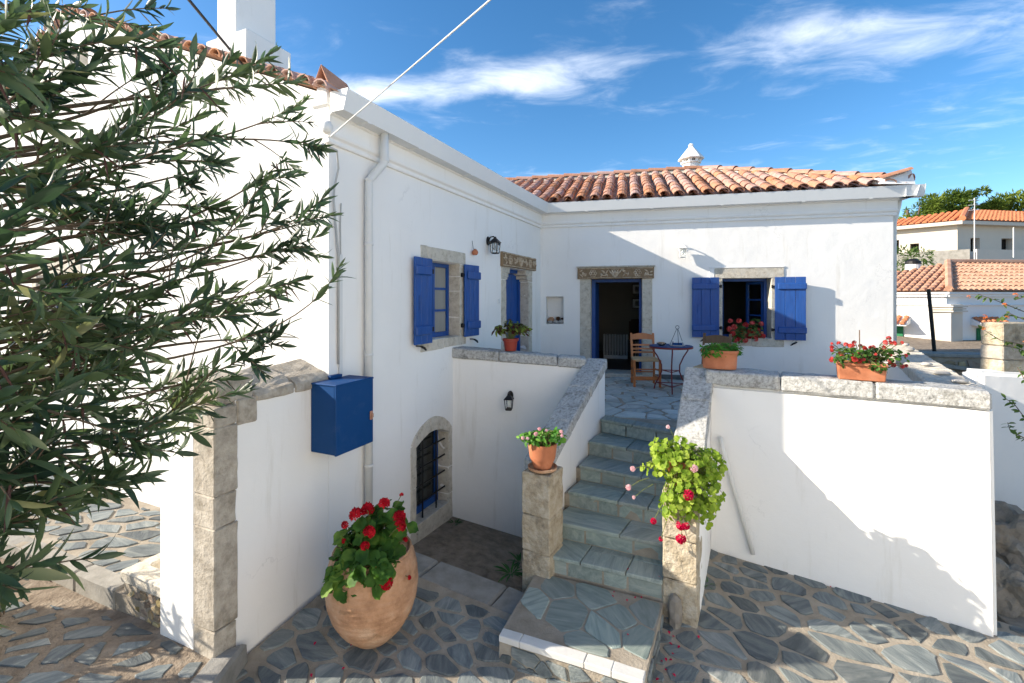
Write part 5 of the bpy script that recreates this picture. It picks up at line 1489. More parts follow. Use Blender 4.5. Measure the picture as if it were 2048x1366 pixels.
for i in range(58):
    px = rf.gauss(1738, 40); px = max(1664, min(1812, px)); py = rf.uniform(683, 738) - (8 if 1690 < px < 1780 else 0)
    fl.append((P(px, max(676, py), ty + rf.uniform(-.15, .12)), rf.uniform(.013, .024), 'petal_coral'))
bushy('coral_geranium', (tc_.x, tc_.y, tz + .14), 'spreading geranium covered in coral red flowers in the rectangular trough', 'plant',
      [(P(1725, 712, ty), (.2, .12, .09), 150), (P(1690, 715, ty), (.1, .1, .09), 60), (P(1775, 712, ty), (.15, .12, .08), 90), (P(1760, 735, ty - .12), (.08, .05, .05), 30)], 'geranium', SCAL, .032, fl, (tc_.x, tc_.y, tz + .14), 21, as_parts=False)
MB().tube([V(*P(1719, 710, ty)), V(*P(1719, 660, ty))], .004, 6).build('plant_stake', M['old_wood'], bpy.data.objects['coral_geranium'])
# flowers on the sill of the back window
ws, wh = W2.at(1495, 684, -.05); wc = W2(ws, vb + .002, -.10)
bx = MB().fbox(W2, ws - .26, ws + .26, vb + .001, vb + .12, -.18, -.03).build('window_box', M['terracotta'], bevel=.008); tagit(bx, 'small planter on the sill of the back window', 'planter')
wy = W2(ws, 0, .0).y
fl = [(P(1456 + dx, 640 + dy, wy + rf.uniform(-.12, .0)), rf.uniform(.045, .062), 'petal_coral') for dx, dy in ((5, 2), (12, 15), (22, 2), (35, 10), (48, 8), (60, 20), (66, 8), (70, 32), (28, 28), (10, 28), (22, 38), (42, 32), (45, 22), (3, 18), (14, 40), (62, 30), (55, 38), (34, 40))]
bushy('window_geranium', (wc.x, wc.y, wc.z + .1), 'coral geranium spilling over the sill of the back window', 'plant', [(P(1490, 665, wy - .05), (.27, .13, .17), 110), (P(1512, 650, wy), (.12, .1, .12), 40), (P(1475, 675, wy - .1), (.15, .06, .1), 40)], 'vine', SCAL, .055, fl, (wc.x, wc.y, wc.z + .1), 24)

# ------------------------------------------------------------------ furniture of the terrace
def chair(loc, rotz, label, wood, seatmat, h=.90, curved=True):
    t = thing('chair', loc, label, 'chair', rotz=rotz)
    w, d, sh = .42, .40, .46
    L = dict(local=True, bevel=.004)
    for s in (-1, 1):
        MB().hexa([(s * w / 2 - .019, -d / 2 - .019, 0), (s * w / 2 + .019, -d / 2 - .019, 0), (s * w / 2 + .019, -d / 2 + .019, 0), (s * w / 2 - .019, -d / 2 + .019, 0), (s * w / 2 - .019, -d / 2 - .019, sh), (s * w / 2 + .019, -d / 2 - .019, sh), (s * w / 2 + .019, -d / 2 + .019, sh), (s * w / 2 - .019, -d / 2 + .019, sh)]).build('leg', M[wood], t, **L)
        x = s * (w / 2 - .02)
        q = lambda z, y: [(x - .018, y - .018, z), (x + .018, y - .018, z), (x + .018, y + .018, z), (x - .018, y + .018, z)]
        m = MB(); zs = [(0, d / 2 + .02), (sh, d / 2), (h - .1, d / 2 + .075), (h, d / 2 + .10)]
        for (z0, y0), (z1, y1) in zip(zs, zs[1:]): m.hexa(q(z0, y0) + q(z1, y1))
        m.build('back_post', M[wood], t, local=True)
        for zz2 in (.12, .24): MB().tube([(s * w / 2, -d / 2, zz2 + .03), (x, d / 2 + .01, zz2 + .03)], .011, 7).build('stretcher', M[wood], t, local=True)
    for zz2 in (.14, .30): MB().tube([(-w / 2, -d / 2, zz2), (w / 2, -d / 2, zz2)], .012, 7).build('stretcher', M[wood], t, local=True)
    MB().box(-w / 2, w / 2, -d / 2 - .008, -d / 2 + .008, .085 + .03, .15 + .03).build('stretcher', M[wood], t, **L)
    MB().tube([(-w / 2 + .02, d / 2 + .01, .2), (w / 2 - .02, d / 2 + .01, .2)], .012, 7).build('stretcher', M[wood], t, local=True)
    m = MB()
    m.hexa([(-w / 2 - .02, -d / 2 - .02, sh - .028), (w / 2 + .02, -d / 2 - .02, sh - .028), (w / 2, d / 2 + .01, sh - .028), (-w / 2, d / 2 + .01, sh - .028), (-w / 2 - .015, -d / 2 - .015, sh + .012), (w / 2 + .015, -d / 2 - .015, sh + .012), (w / 2, d / 2 + .008, sh + .012), (-w / 2, d / 2 + .008, sh + .012)])
    m.build('seat', M[seatmat], t, local=True, bevel=.012)
    for (z0, z1, arch) in ((h - .115, h - .03, .03), (h - .225, h - .195, 0), (h - .29, h - .26, 0), (h - .35, h - .32, 0)) if curved else ((h - .16, h - .05, .025), (h - .33, h - .26, .0)):
        n = 8; m = MB(); ys = lambda z: d / 2 + .075 * (z - sh) / (h - .1 - sh)
        top = []; bot = []
        for i in range(n + 1):
            x = (-w / 2 + .035) + (w - .07) * i / n; a = math.sin(math.pi * i / n)
            top.append((x, z1 + arch * a, .022 * a)); bot.append((x, z0 + (.008 * a if arch else 0), .022 * a))
        vs = []
        for (x, z, c) in top + bot: vs += [(x, ys(z) + c - .009, z), (x, ys(z) + c + .009, z)]
        N_ = n + 1; fs = []
        for i in range(n):
            a, b = i * 2, (i + 1) * 2; c, e = (N_ + i) * 2, (N_ + i + 1) * 2
            fs += [(a, b, b + 1, a + 1), (c, c + 1, e + 1, e), (a, c, e, b), (a + 1, b + 1, e + 1, c + 1)]
        m.add(vs, fs).build('back_slat', M[wood], t, local=True)
    return t
chair((2.30, 8.04, FL), rad(-6), 'orange varnished ladder-back chair with rush seat by the round table', 'chair_wood', 'rush', .88)
c2 = chair((3.02, 7.02, FL), rad(-38), 'dark old wooden chair partly hidden behind the oval planter', 'old_wood', 'rush', .95, False)
MB().box(-.17, .17, .10, .17, .48, .80).build('cushion', M['cushion'], c2, local=True, bevel=.03, seg=3)
# round table on three bowed legs
tb = thing('round_table', (2.57, 7.52, FL), 'round dark blue table on bowed red iron legs', 'table')
rT, hT = .335, .735
MB().lathe([(.0, hT - .012), (rT - .004, hT - .012), (rT, hT - .006), (rT, hT - .002), (rT - .004, hT), (.0, hT)], (0, 0, 0), 40).build('table_top', M['blue_metal'], tb, local=True)
MB().lathe([(rT - .012, hT - .036), (rT + .003, hT - .036), (rT + .003, hT - .008), (rT - .012, hT - .013)], (0, 0, 0), 40).build('table_apron', M['rust_red'], tb, local=True)
A3 = [rad(a) for a in (-105, 15, 135)]
for a in A3:
    c, s = math.cos(a), math.sin(a)
    pr2 = [(rT - .02, hT - .03), (rT - .02, hT - .09), (rT - .10, hT - .19), (rT - .17, hT - .32), (rT - .175, hT - .43), (rT - .14, .22), (rT - .06, .08), (rT - .04, .0)]
    pts = []
    for i in range(len(pr2) - 1):
        for k in range(4):
            t = k / 4; pts.append((c * (pr2[i][0] * (1 - t) + pr2[i + 1][0] * t), s * (pr2[i][0] * (1 - t) + pr2[i + 1][0] * t), pr2[i][1] * (1 - t) + pr2[i + 1][1] * t))
    pts.append((c * pr2[-1][0], s * pr2[-1][0], 0))
    MB().tube(pts, .011, 7).build('leg', M['rust_red'], tb, local=True, smooth=True)
for z, r in ((hT - .41, rT - .175), (.11, rT - .08)):
    for i in range(3):
        a, b = A3[i], A3[(i + 1) % 3]
        MB().tube([(math.cos(a) * r, math.sin(a) * r, z), (math.cos(b) * r, math.sin(b) * r, z)], .008, 6).build('brace', M['rust_red'], tb, local=True)
tz2 = FL + hT
bl_ = thing('bowl', (2.41, 7.50, tz2), 'small glass bowl with a bread ring on the round table', 'bowl')
MB().lathe([(.0, .001), (.04, .001), (.065, .02), (.08, .045), (.076, .045), (.06, .022), (.0, .008)], (0, 0, 0), 24).build('dish', M['glass'], bl_, local=True, smooth=True)
MB().tube([(.04 * math.cos(k * .6283), .04 * math.sin(k * .6283), .04) for k in range(11)], .018, 8).build('bread_ring', M['urn'], bl_, local=True, smooth=True)
ty_ = thing('hanging_tray', (2.66, 7.48, tz2), 'coffee-house tray with three rods and a ring handle on the round table', 'tray')
MB().lathe([(.0, .002), (.11, .002), (.125, .02), (.12, .02), (.108, .007), (.0, .007)], (0, 0, 0), 28).build('tray_dish', M['white_enamel'], ty_, local=True)
for k in range(3):
    a = rad(20 + 120 * k); MB().tube([(.118 * math.cos(a), .118 * math.sin(a), .018), (.012 * math.cos(a), .012 * math.sin(a), .27)], .0035, 6).build('rod', M['iron'], ty_, local=True)
MB().tube([(.028 * math.cos(k * .5236), 0, .298 + .028 * math.sin(k * .5236)) for k in range(13)], .004, 6).build('ring_handle', M['iron'], ty_, local=True)
bx2 = thing('tin_box', (2.655, 7.47, tz2 + .0075), 'small blue and white box standing on the coffee tray', 'box')
MB().box(-.07, .07, -.04, .04, 0, .045).build('box_body', M['blue_metal'], bx2, local=True, bevel=.004)
MB().box(-.072, .072, -.042, .042, .0455, .075).build('box_lid', M['white_enamel'], bx2, local=True, bevel=.004)

# ------------------------------------------------------------------ lanterns
def lantern(fr, s, h, label, scale=1.0, mat='iron', arm=.10):
    t = thing('wall_lantern', tuple(fr(s, h, .0)), label, 'lantern')
    F = Frame(fr(s, 0, 0), fr.d, fr.n); k = scale
    pl = MB()
    pts = [(math.cos(a) * .042 * k, math.sin(a) * .06 * k) for a in [i * math.pi / 8 for i in range(16)]]
    pl.prism([F(a, h + b, .001) for a, b in pts], [F(a, h + b, .018) for a, b in pts]); pl.build('back_plate', M[mat], t, bevel=.003)
    o = arm + .03
    MB().tube([F(0, h, .015), F(0, h + .05 * k, .05), F(0, h + .055 * k, o * .8), F(0, h + .03 * k, o)], .010 * k, 7).build('arm', M[mat], t, smooth=True)
    zt = h + .0; zb = h - .165 * k; a = .048 * k; b = .034 * k
    rf_ = MB()
    def ring(r, z): return [F(-r, z, o - r), F(r, z, o - r), F(r, z, o + r), F(-r, z, o + r)]
    def stack(lst):
        vs = [p for r, z in lst for p in ring(r, z)]; n = len(lst); fs = [(3, 2, 1, 0), tuple(range(4 * n - 4, 4 * n))]
        for i in range(n - 1):
            for q in range(4): fs.append((i * 4 + q, i * 4 + (q + 1) % 4, (i + 1) * 4 + (q + 1) % 4, (i + 1) * 4 + q))
        return MB().add(vs, fs)
    stack([(.062 * k, zt - .03 * k), (.062 * k, zt - .022 * k), (.045 * k, zt - .005 * k), (.022 * k, zt + .025 * k), (.012 * k, zt + .035 * k), (.012 * k, zt + .05 * k)]).build('lantern_roof', M[mat], t)
    stack([(.030 * k, zb - .012 * k), (.042 * k, zb - .004 * k), (.042 * k, zb + .004 * k)]).build('lantern_base', M[mat], t)
    top, bot = ring(.052 * k, zt - .03 * k), ring(.040 * k, zb + .003 * k)
    for i in range(4): MB().tube([top[i], bot[i]], .0055 * k, 5).build('lantern_post', M[mat], t)
    for i in range(4):
        j = (i + 1) % 4; e = .004
        MB().add([top[i].lerp(top[j], .08), top[i].lerp(top[j], .92), bot[i].lerp(bot[j], .92), bot[i].lerp(bot[j], .08)], [(0, 1, 2, 3)]).build('lantern_pane', M['glass'], t)
    MB().lathe([(.0, -.05 * k), (.022 * k, -.035 * k), (.026 * k, -.01 * k), (.014 * k, .025 * k), (.012 * k, .05 * k), (0, .055 * k)], F(0, (zt + zb) / 2, o), 12).build('bulb', M['white_enamel'], t, smooth=True)
    return t
s, h = W1.at(975, 482); lantern(W1, s, h, 'black lantern on the long wall above the carved side door', 1.15)
s, h = TL.at(1021, 790); lantern(TL, s, h, 'black lantern on the white wall above the sunken landing', .95, arm=.11)
s, h = W2.at(1364, 495); lantern(W2, s, h, 'lantern coloured pale for sun glare on the back wall beside the window', 1.15, 'pipe')  # strong sunlight is put into the pale lantern colour

# ------------------------------------------------------------------ blue meter box
mb_ = thing('meter_box', tuple(W1(.02, -1.322, .15)), 'blue steel meter box fixed to the white house corner', 'box')
MB().fbox(W1, -.204, .2505, -1.322, -.738, .004, .272).build('box_body', M['blue_metal'], mb_, bevel=.004)
MB().fbox(W1, -.208, .2545, -1.326, -.733, .273, .295).build('box_door', M['blue_metal'], mb_, bevel=.004)
MB().fbox(W1, -.212, .258, -.7375, -.722, .004, .300).build('box_lid', M['blue_metal'], mb_, bevel=.004)
MB().fbox(W1, -.02, .12, -.7215, -.69, .004, .05).build('hinge_bracket', M['blue_metal'], mb_, bevel=.004)
MB().fbox(W1, .20, .235, -1.11, -1.03, .296, .312).fbox(W1, .205, .23, -1.09, -1.05, .3125, .325).build('padlock', M['tile'], mb_, bevel=.005)
# ceramic ornament on the wall between window and door
s, h = W1.at(944, 505)
orn = MB().lathe([(.0, .0), (.03, .003), (.045, .03), (.04, .06), (.02, .085), (.0, .09)], W1(s, h - .04, .05), 14).build('wall_ornament', M['terracotta'], smooth=True); tagit(orn, 'round reddish clay ornament on the wall left of the lantern', 'ornament')
MB().tube([W1(s, h + .04, .05), W1(s, h + .06, .02), W1(s, h + .17, .003)], .003, 5).build('hanging_wire', M['iron'], orn)

# ------------------------------------------------------------------ things in the niche
def lump(name, c, r, mat, label, cat, seed, group=None, amp=.25, sub=2):
    bm = bmesh.new(); bmesh.ops.create_icosphere(bm, subdivisions=sub, radius=1.0)
    for v in bm.verts:
        q_ = v.co.copy(); k = 1 + amp * (noise.noise(q_ * 1.3 + V(seed, seed * .7, 0)) + (.45 * noise.noise(q_ * 3.1 + V(0, seed, 0)) + .25 * noise.noise(q_ * 7.0) if sub > 2 else 0)); v.co = V(v.co.x * r[0], v.co.y * r[1], max(-.75, v.co.z) * r[2]) * k
    zmin = min(v.co.z for v in bm.verts)
    for v in bm.verts: v.co.z -= zmin
    me = bpy.data.meshes.new(name); bm.to_mesh(me); bm.free(); me.materials.append(M[mat])
    if sub < 3: me.shade_smooth()
    o = bpy.data.objects.new(name, me); o.location = (c[0], c[1], c[2] + EYE); link(o); ORG[o.name] = V(*c)
    return tagit(o, label, cat, group)
nf = nBt + .002
nw = nB - nA
for i, (t, ps, r, mt, nm, lab, ct) in enumerate(((.22, -.05, (.055, .05, .035), 'pebble', 'pebble', 'left white pebble at the front of the wall niche', 'pebble'), (.55, -.05, (.06, .05, .04), 'pebble', 'pebble', 'middle white pebble at the front of the wall niche', 'pebble'),
        (.84, -.06, (.055, .05, .045), 'pebble', 'pebble', 'right white pebble at the front of the wall niche', 'pebble'), (.2, -.16, (.075, .05, .075), 'urn', 'round_stone', 'round brownish stone at the left of the wall niche', 'stone'))):
    p = W2(nA + nw * t, nf, ps); lump(nm, p, r, mt, lab, ct, i + 3)
def cone(c, r, seed, lab):
    rng = random.Random(seed); m = MB()
    for i in range(46):
        z = i / 46; a = i * 2.4; rr = r * math.sin(math.pi * (.15 + .8 * z)) ; o = V(c[0], c[1], c[2] + r * .1 + z * r * 1.9)
        d = V(math.cos(a), math.sin(a), .5); put(m, oval(.7, 2, -.2), o, d, V(0, 0, 1), rr * 1.1)
    m.lathe([(r * .2, 0), (r * .5, r * .6), (r * .35, r * 1.4), (.01, r * 1.9)], c, 8)
    o = m.build('pine_cone', M['cone'], recalc=False); tagit(o, lab, 'pine cone')
cone(W2(nA + nw * .62, nf + .001, -.16), .065, 1, 'brown pine cone in the middle of the wall niche')
cone(W2(nA + nw * .86, nf + .001, -.165), .055, 2, 'brown pine cone at the right end of the wall niche')

# ------------------------------------------------------------------ room behind the open door
rr_ = thing('radiator', tuple(W2(oA + .42, FL + .016, -2.6)), 'pale ribbed radiator inside the open doorway', 'radiator')
for i in range(9): MB().fbox(W2, oA + .12 + i * .068, oA + .17 + i * .068, FL + .10, FL + .62, -2.6, -2.72).build('radiator_fin', M['grey_cable'], rr_, bevel=.012)
MB().fbox(W2, oA + .13, oA + .71, FL + .016, FL + .098, -2.63, -2.69).build('radiator_foot', M['white_enamel'], rr_)
sf = thing('sofa', tuple(W2(oA + 1.3, FL + .016, -3.3)), 'dark sofa under a striped throw inside the room', 'sofa')
MB().fbox(W2, oA + .75, oA + 2.2, FL + .016, FL + .45, -2.7, -3.6).build('seat', M['throw'], sf, bevel=.04, seg=2)
MB().fbox(W2, oA + .75, oA + 2.2, FL + .30, FL + .95, -3.602, -3.85).build('backrest', M['sofa'], sf, bevel=.05, seg=2)
for hh, lab in ((.02, 'lower small framed picture on the dim room wall'), (.42, 'upper small framed picture on the dim room wall')):
    pz = FL + 1.35 + hh; s0 = oA + 1.02
    pf = thing('framed_picture', tuple(W2(s0, pz, -4.29)), lab, 'picture')
    MB().fbox(W2, s0 - .19, s0 + .19, pz - .15, pz + .15, -4.299, -4.28).build('picture_frame', M['dark_wood'], pf, bevel=.004)
    MB().fbox(W2, s0 - .165, s0 + .165, pz - .125, pz + .125, -4.279, -4.276).build('picture_mount', M['white_enamel'], pf)
    MB().fbox(W2, s0 - .10, s0 + .10, pz - .07, pz + .07, -4.275, -4.273).build('picture_print', M['paper'], pf)

# ------------------------------------------------------------------ overhead cables
def sag(a, b, d, n=16): return [a.lerp(b, i / n) + V(0, 0, -d * 4 * (i / n) * (1 - i / n)) for i in range(n + 1)]
a = W1(-.04, 1.46, .06); b = at_y(980, 0, 2.6)
b2 = a + (b - a) * 3.2
wc1 = MB().tube(sag(a, b2, .0), .0052, 8).build('overhead_cable', M['pipe'], smooth=True); tagit(wc1, 'pale cable strung from the house corner across the sky', 'cable')
a = at_y(492, 138, 4.75); b = at_y(378, 0, 3.6)
b2 = a + (b - a) * 2.4
wc2 = MB().tube(sag(a, b2, .0), .012, 8).build('overhead_cable', M['iron'], smooth=True); tagit(wc2, 'thick black cable crossing in front of the tall chimney', 'cable')
# ------------------------------------------------------------------ the right-hand background
def hipped(parent, A, d, n, w, dpt, he, rise, ov, mat, pitch_tiles=None, name='roof'):
    """hipped roof on a box: A front corner, d along the front, n towards the viewer"""
    F = Frame(A, d, n)
    e = [F(-ov, he, ov), F(w + ov, he, ov), F(w + ov, he, -dpt - ov), F(-ov, he, -dpt - ov)]
    k = min(w, dpt) / 2 + ov
    if w >= dpt: r = [F(-ov + k, he + rise, -dpt / 2), F(w + ov - k, he + rise, -dpt / 2)]; fs = [(0, 1, 5, 4), (1, 2, 5), (2, 3, 4, 5), (3, 0, 4)]
    else: r = [F(w / 2, he + rise, ov - k), F(w / 2, he + rise, -dpt - ov + k)]; fs = [(0, 1, 4), (1, 2, 5, 4), (2, 3, 5), (3, 0, 4, 5)]
    return e + r, fs
def tiled_slope(mb, a, b, c, d, du, dv, r, rng):     # barrel rows on a quad/triangle a-b (eave) d-c (top)
    eu = (b - a); W_ = eu.length; eu.normalize()
    up = ((d + c) / 2 - (a + b) / 2); nrm = eu.cross(up).normalized(); 
    if nrm.z < 0: nrm = -nrm
    upv = nrm.cross(eu).normalized()
    if upv.z < 0: upv = -upv
    H_ = (d - a).dot(upv); ld = (d - a).dot(eu); lc = (c - a).dot(eu)
    nu = int(W_ / du)
    for i in range(nu):
        u = (i + .5) * du
        vmax = H_
        if u < ld: vmax = min(vmax, H_ * u / max(ld, 1e-6))
        if u > lc: vmax = min(vmax, H_ * (W_ - u) / max(W_ - lc, 1e-6))
        k = 0
        while k * dv < vmax - .02:
            v0, v1 = k * dv - .03, min(vmax, (k + 1) * dv)
            jit = rng.uniform(-.01, .01); lift = rng.uniform(.0, .012)
            row = []
            for vv, rr, lf in ((v0, r, .03 + lift), (v1, r * .85, .005 + lift)):
                for q in range(5):
                    an = math.pi * q / 4
                    row.append(a + eu * (u + jit + math.cos(an) * rr) + upv * vv + nrm * (math.sin(an) * rr * .8 + lf))
            mb.add(row, [(q, q + 1, 6 + q, 5 + q) for q in range(4)] + [(4, 3, 2, 1, 0)])
            k += 1
# --- white neighbour house
A = at_y(1893, 600, 15.5); A = V(A.x, A.y)
dl = V(-.60, .80); dr_ = V(.995, .10)          # its two visible faces run back from the corner
nb = thing('neighbour_house', (A.x, A.y, -2.6), 'white neighbouring house with weathered tile roof and green shutters', 'house')
FLf = Frame(A, dl, V(-.80, -.60)); FRf = Frame(A, dr_, V(.10, -.995))
he = (HY - 583) / FPX * 15.5
pB = A + dl * 4.6; pD = A + dr_ * 9; pC = pB + dr_ * 9
MB().prism([V(p.x, p.y, -3.2) for p in (A, pD, pC, pB)], [V(p.x, p.y, he) for p in (A, pD, pC, pB)]).build('house_wall', M['far_white'], nb)
rz = (HY - 527) / FPX * 17.2
ce = [V(*(A - dl * .2 - dr_ * .2).xy, he + .02), V(*(pD - dl * .2 + dr_ * .2).xy, he + .02), V(*(pC + dl * .2 + dr_ * .2).xy, he + .02), V(*(pB + dl * .2 - dr_ * .2).xy, he + .02)]
r1 = at_y(1896, 527, 18.2); r2 = r1 + dr_ * 7
nro = MB().add(ce + [r1, r2], [(0, 1, 5, 4), (1, 2, 5), (2, 3, 4, 5), (3, 0, 4)]).build('tile_roof', M['tile_old'], nb)
tm = MB(); rg = random.Random(8)
tiled_slope(tm, ce[0], ce[1], r2, r1, .21, .34, .085, rg)
tiled_slope(tm, ce[3], ce[0], r1, r1 + V(.001, 0, 0), .21, .34, .085, rg)
q = tm.build('cover_tiles', M['tile_old'], nro, recalc=False); q['kind'] = 'stuff'
hp = (r1 - ce[0])
MB().tube([ce[0] + hp * (i / 12) + V(0, 0, .07) for i in range(13)], .11, 7).build('hip_tiles', M['tile_old'], nro)
MB().tube([r1 + V(0, 0, .07), r2 + V(0, 0, .07)], .11, 7).build('ridge_tiles', M['tile_old'], nro)
for F, w in ((FLf, 4.6), (FRf, 9)):
    run(F, [(-.05, he - .02), (.16, he - .02), (.16, he - .08), (.10, he - .10), (.10, he - .17), (-.05, he - .17)], -.1, w).build('eaves_cornice', M['far_white'], nb)
    run(F, [(-.05, he - .42), (.05, he - .42), (.07, he - .45), (.05, he - .48), (-.05, he - .48)], -.05, w).build('string_course', M['far_white'], nb)
MB().hexa([V(*(A + dl * .38 + V(-.06, -.1)).xy, -3), V(*(A + V(0, -.16)).xy, -3), V(*(A + dr_ * .38 + V(.1, -.1)).xy, -3), V(*(A + dl * .2 + dr_ * .2).xy, -3)] + [V(*(A + dl * .38 + V(-.06, -.1)).xy, he - .43), V(*(A + V(0, -.16)).xy, he - .43), V(*(A + dr_ * .38 + V(.1, -.1)).xy, he - .43), V(*(A + dl * .2 + dr_ * .2).xy, he - .43)]).build('corner_pilaster', M['cream'], nb)
for hh, ex in ((he - .52, .05), (he - .60, .03), (he - .68, .05)):
    MB().hexa([V(*(A + dl * (.4 + ex) + V(-.07 - ex, -.11 - ex)).xy, hh), V(*(A + V(0, -.19 - ex)).xy, hh), V(*(A + dr_ * (.4 + ex) + V(.11 + ex, -.11 - ex)).xy, hh), V(*(A + dl * .2 + dr_ * .2).xy, hh)] + [V(*(A + dl * (.4 + ex) + V(-.07 - ex, -.11 - ex)).xy, hh + .05), V(*(A + V(0, -.19 - ex)).xy, hh + .05), V(*(A + dr_ * (.4 + ex) + V(.11 + ex, -.11 - ex)).xy, hh + .05), V(*(A + dl * .2 + dr_ * .2).xy, hh + .05)]).build('capital_moulding', M['cream'], nb)
s0, h0 = FLf.at(1808, 652); s1, _ = FLf.at(1786, 652); hb = FLf.at(1800, 705)[1]
for F, (s0, h0), s1, hb in ((FLf, FLf.at(1807, 652), FLf.at(1775, 652)[0], FLf.at(1800, 708)[1]), (FRf, FRf.at(1952, 656), FRf.at(1985, 656)[0], FRf.at(1960, 712)[1])):
    a, b = sorted((s0, s1))
    MB().fbox(F, a, b, hb, h0, .001, .05).build('green_shutter', M['green_paint'], nb, bevel=.01)
    for i in range(7): z = hb + (h0 - hb) * (i + .5) / 7; MB().fbox(F, a + .06, b - .06, z - .02, z + .02, .051, .065).build('slat', M['green_paint'], nb)
    aw_ = MB(); c0 = h0 + .10
    aw_.hexa([F(a - .2, c0, .001), F(b + .3, c0, .001), F(b + .3, c0 - .08, .55), F(a - .2, c0 - .08, .55), F(a - .2, c0 + .22, .001), F(b + .3, c0 + .22, .001), F(b + .3, c0 - .03, .57), F(a - .2, c0 - .03, .57)])
    hood = aw_.build('tiled_hood', M['far_white'], nb)
    tm = MB(); tiled_slope(tm, F(a - .2, c0 - .03, .58), F(b + .3, c0 - .03, .58), F(b + .3, c0 + .22, .01), F(a - .2, c0 + .22, .01), .2, .3, .08, rg)
    tm.build('hood_tiles', M['tile_far'], hood, recalc=False)
# --- cream house higher up behind it
A = at_y(1915, 600, 27); A = V(A.x, A.y)
dl = V(-.66, .75); dr_ = V(.985, .17)
ub = thing('hillside_house', (A.x, A.y, -2), 'unfinished cream house with bright orange roof higher on the slope', 'house')
FLf = Frame(A, dl, V(-.75, -.66)); FRf = Frame(A, dr_, V(.17, -.985))
he = (HY - 446) / FPX * 27
pB = A + dl * 8; pD = A + dr_ * 14; pC = pB + dr_ * 14
hb_ = 1.6
holes = {}
for F, w, wins in ((FLf, 8, ((1838, 1820, 487, 513), (1798, 1788, 480, 520))), (FRf, 14, ((1941, 1960, 476, 503), (2003, 2028, 477, 505)))):
    hs = []
    for (xa, xb, ya, yb) in wins:
        a, b = sorted((F.at(xa, ya)[0], F.at(xb, ya)[0])); t = F.at((xa + xb) / 2, ya)[1]; bb = F.at((xa + xb) / 2, yb)[1]
        hs.append(rect(a, b, bb, t))
        MB().fbox(F, a - .1, b + .1, bb - .1, t + .1, -.45, -.5).build('window_shade_panel', M['room_shade'], ub)  # near-black panel painting the unlit room inside the window
    m = MB(); wall_mesh(m, F, [(0 if F is FLf else 0, -3), (w, -3), (w, he), (0, he)], hs, .4); m.build('house_wall', M['cream'], ub)
MB().prism([V(p.x, p.y, -3.2) for p in (A + dl * .6 + dr_ * .6, pD + dl * .6, pC, pB + dr_ * .6)], [V(p.x, p.y, he - .01) for p in (A + dl * .6 + dr_ * .6, pD + dl * .6, pC, pB + dr_ * .6)]).build('house_core', M['cream'], ub)
ov = .5
ce = [V(*(A - dl * ov - dr_ * ov).xy, he + .1), V(*(pD - dl * ov + dr_ * ov).xy, he + .1), V(*(pC + dl * ov + dr_ * ov).xy, he + .1), V(*(pB + dl * ov - dr_ * ov).xy, he + .1)]
r1 = at_y(1934, 421, 30.5); r2 = r1 + dr_ * 8
MB().prism([p + V(0, 0, -.22) for p in ce], [p + V(0, 0, -.02) for p in ce]).build('eaves_slab', M['cream'], ub)
uro = MB().add(ce + [r1, r2], [(0, 1, 5, 4), (1, 2, 5), (2, 3, 4, 5), (3, 0, 4)]).build('tile_roof', M['tile_far'], ub)
tm = MB()
tiled_slope(tm, ce[0], ce[1], r2, r1, .3, .42, .12, rg); tiled_slope(tm, ce[3], ce[0], r1, r1 + V(.001, 0, 0), .3, .42, .12, rg)
q = tm.build('cover_tiles', M['tile_far'], uro, recalc=False); q['kind'] = 'stuff'
MB().tube([ce[0] + (r1 - ce[0]) * (i / 8) + V(0, 0, .1) for i in range(9)], .16, 7).build('hip_tiles', M['tile_far'], uro)
bt_ = [FLf(8, 0, 1.2), FLf(-.3, 0, 1.2), FRf(14, 0, 1.2)]
hw = (HY - 500) / FPX * 26.2; lw_ = (HY - 540) / FPX * 26.2
MB().fbox(FLf, -.6, 8, lw_ - 3, hw, 1.1, 1.25).build('balcony_wall', M['concrete'], ub)
MB().fbox(FRf, -.4, 14, lw_ - 3, hw + .0, 1.1, 1.26).build('balcony_wall', M['cream'], ub)
# --- rough shrub in front of it, and a white tank
tk = thing('water_tank', tuple(at_y(1826, 545, 21)), 'white water tank with a dark lid behind the old tiled roof', 'tank')
p = at_y(1826, 545, 21)
MB().lathe([(.28, -1.2), (.28, .35), (.26, .38)], p, 16).build('tank_body', M['white_enamel'], tk)
MB().lathe([(.30, .381), (.28, .5), (.12, .62), (.0, .63)], p, 16).build('tank_lid', M['iron'], tk)
def leafball(name, label, cat, blobs, mat, shapes, ls, seed, loc, trunk=None, group=None, up=.3):
    rng = random.Random(seed); t = thing(name, loc, label, cat, group); m = MB(); st = MB()
    for c, r, n in blobs:
        c = V(*c)
        for i in range(n):
            d = rv(rng); 
            if d.length > 1.2 or d.length < .05: continue
            d.normalize(); k = rng.uniform(.35, 1.0) ** .5
            o = c + V(d.x * r[0], d.y * r[1], d.z * r[2]) * k
            put(m, shapes[rng.randrange(len(shapes))], o, (d + rv(rng, .9)), V(0, 0, up) + rv(rng, .7), ls * rng.uniform(.6, 1.3))
    f = m.build('crown', M[mat], t, recalc=False, smooth=True); f['kind'] = 'stuff'
    if trunk:
        for pts, r in trunk: st.tube(pts, [r * (1 - .7 * i / (len(pts) - 1)) for i in range(len(pts))], 7, False)
        st.build('trunk', M['bark'], t)
    return t
sc = at_y(1812, 535, 22)
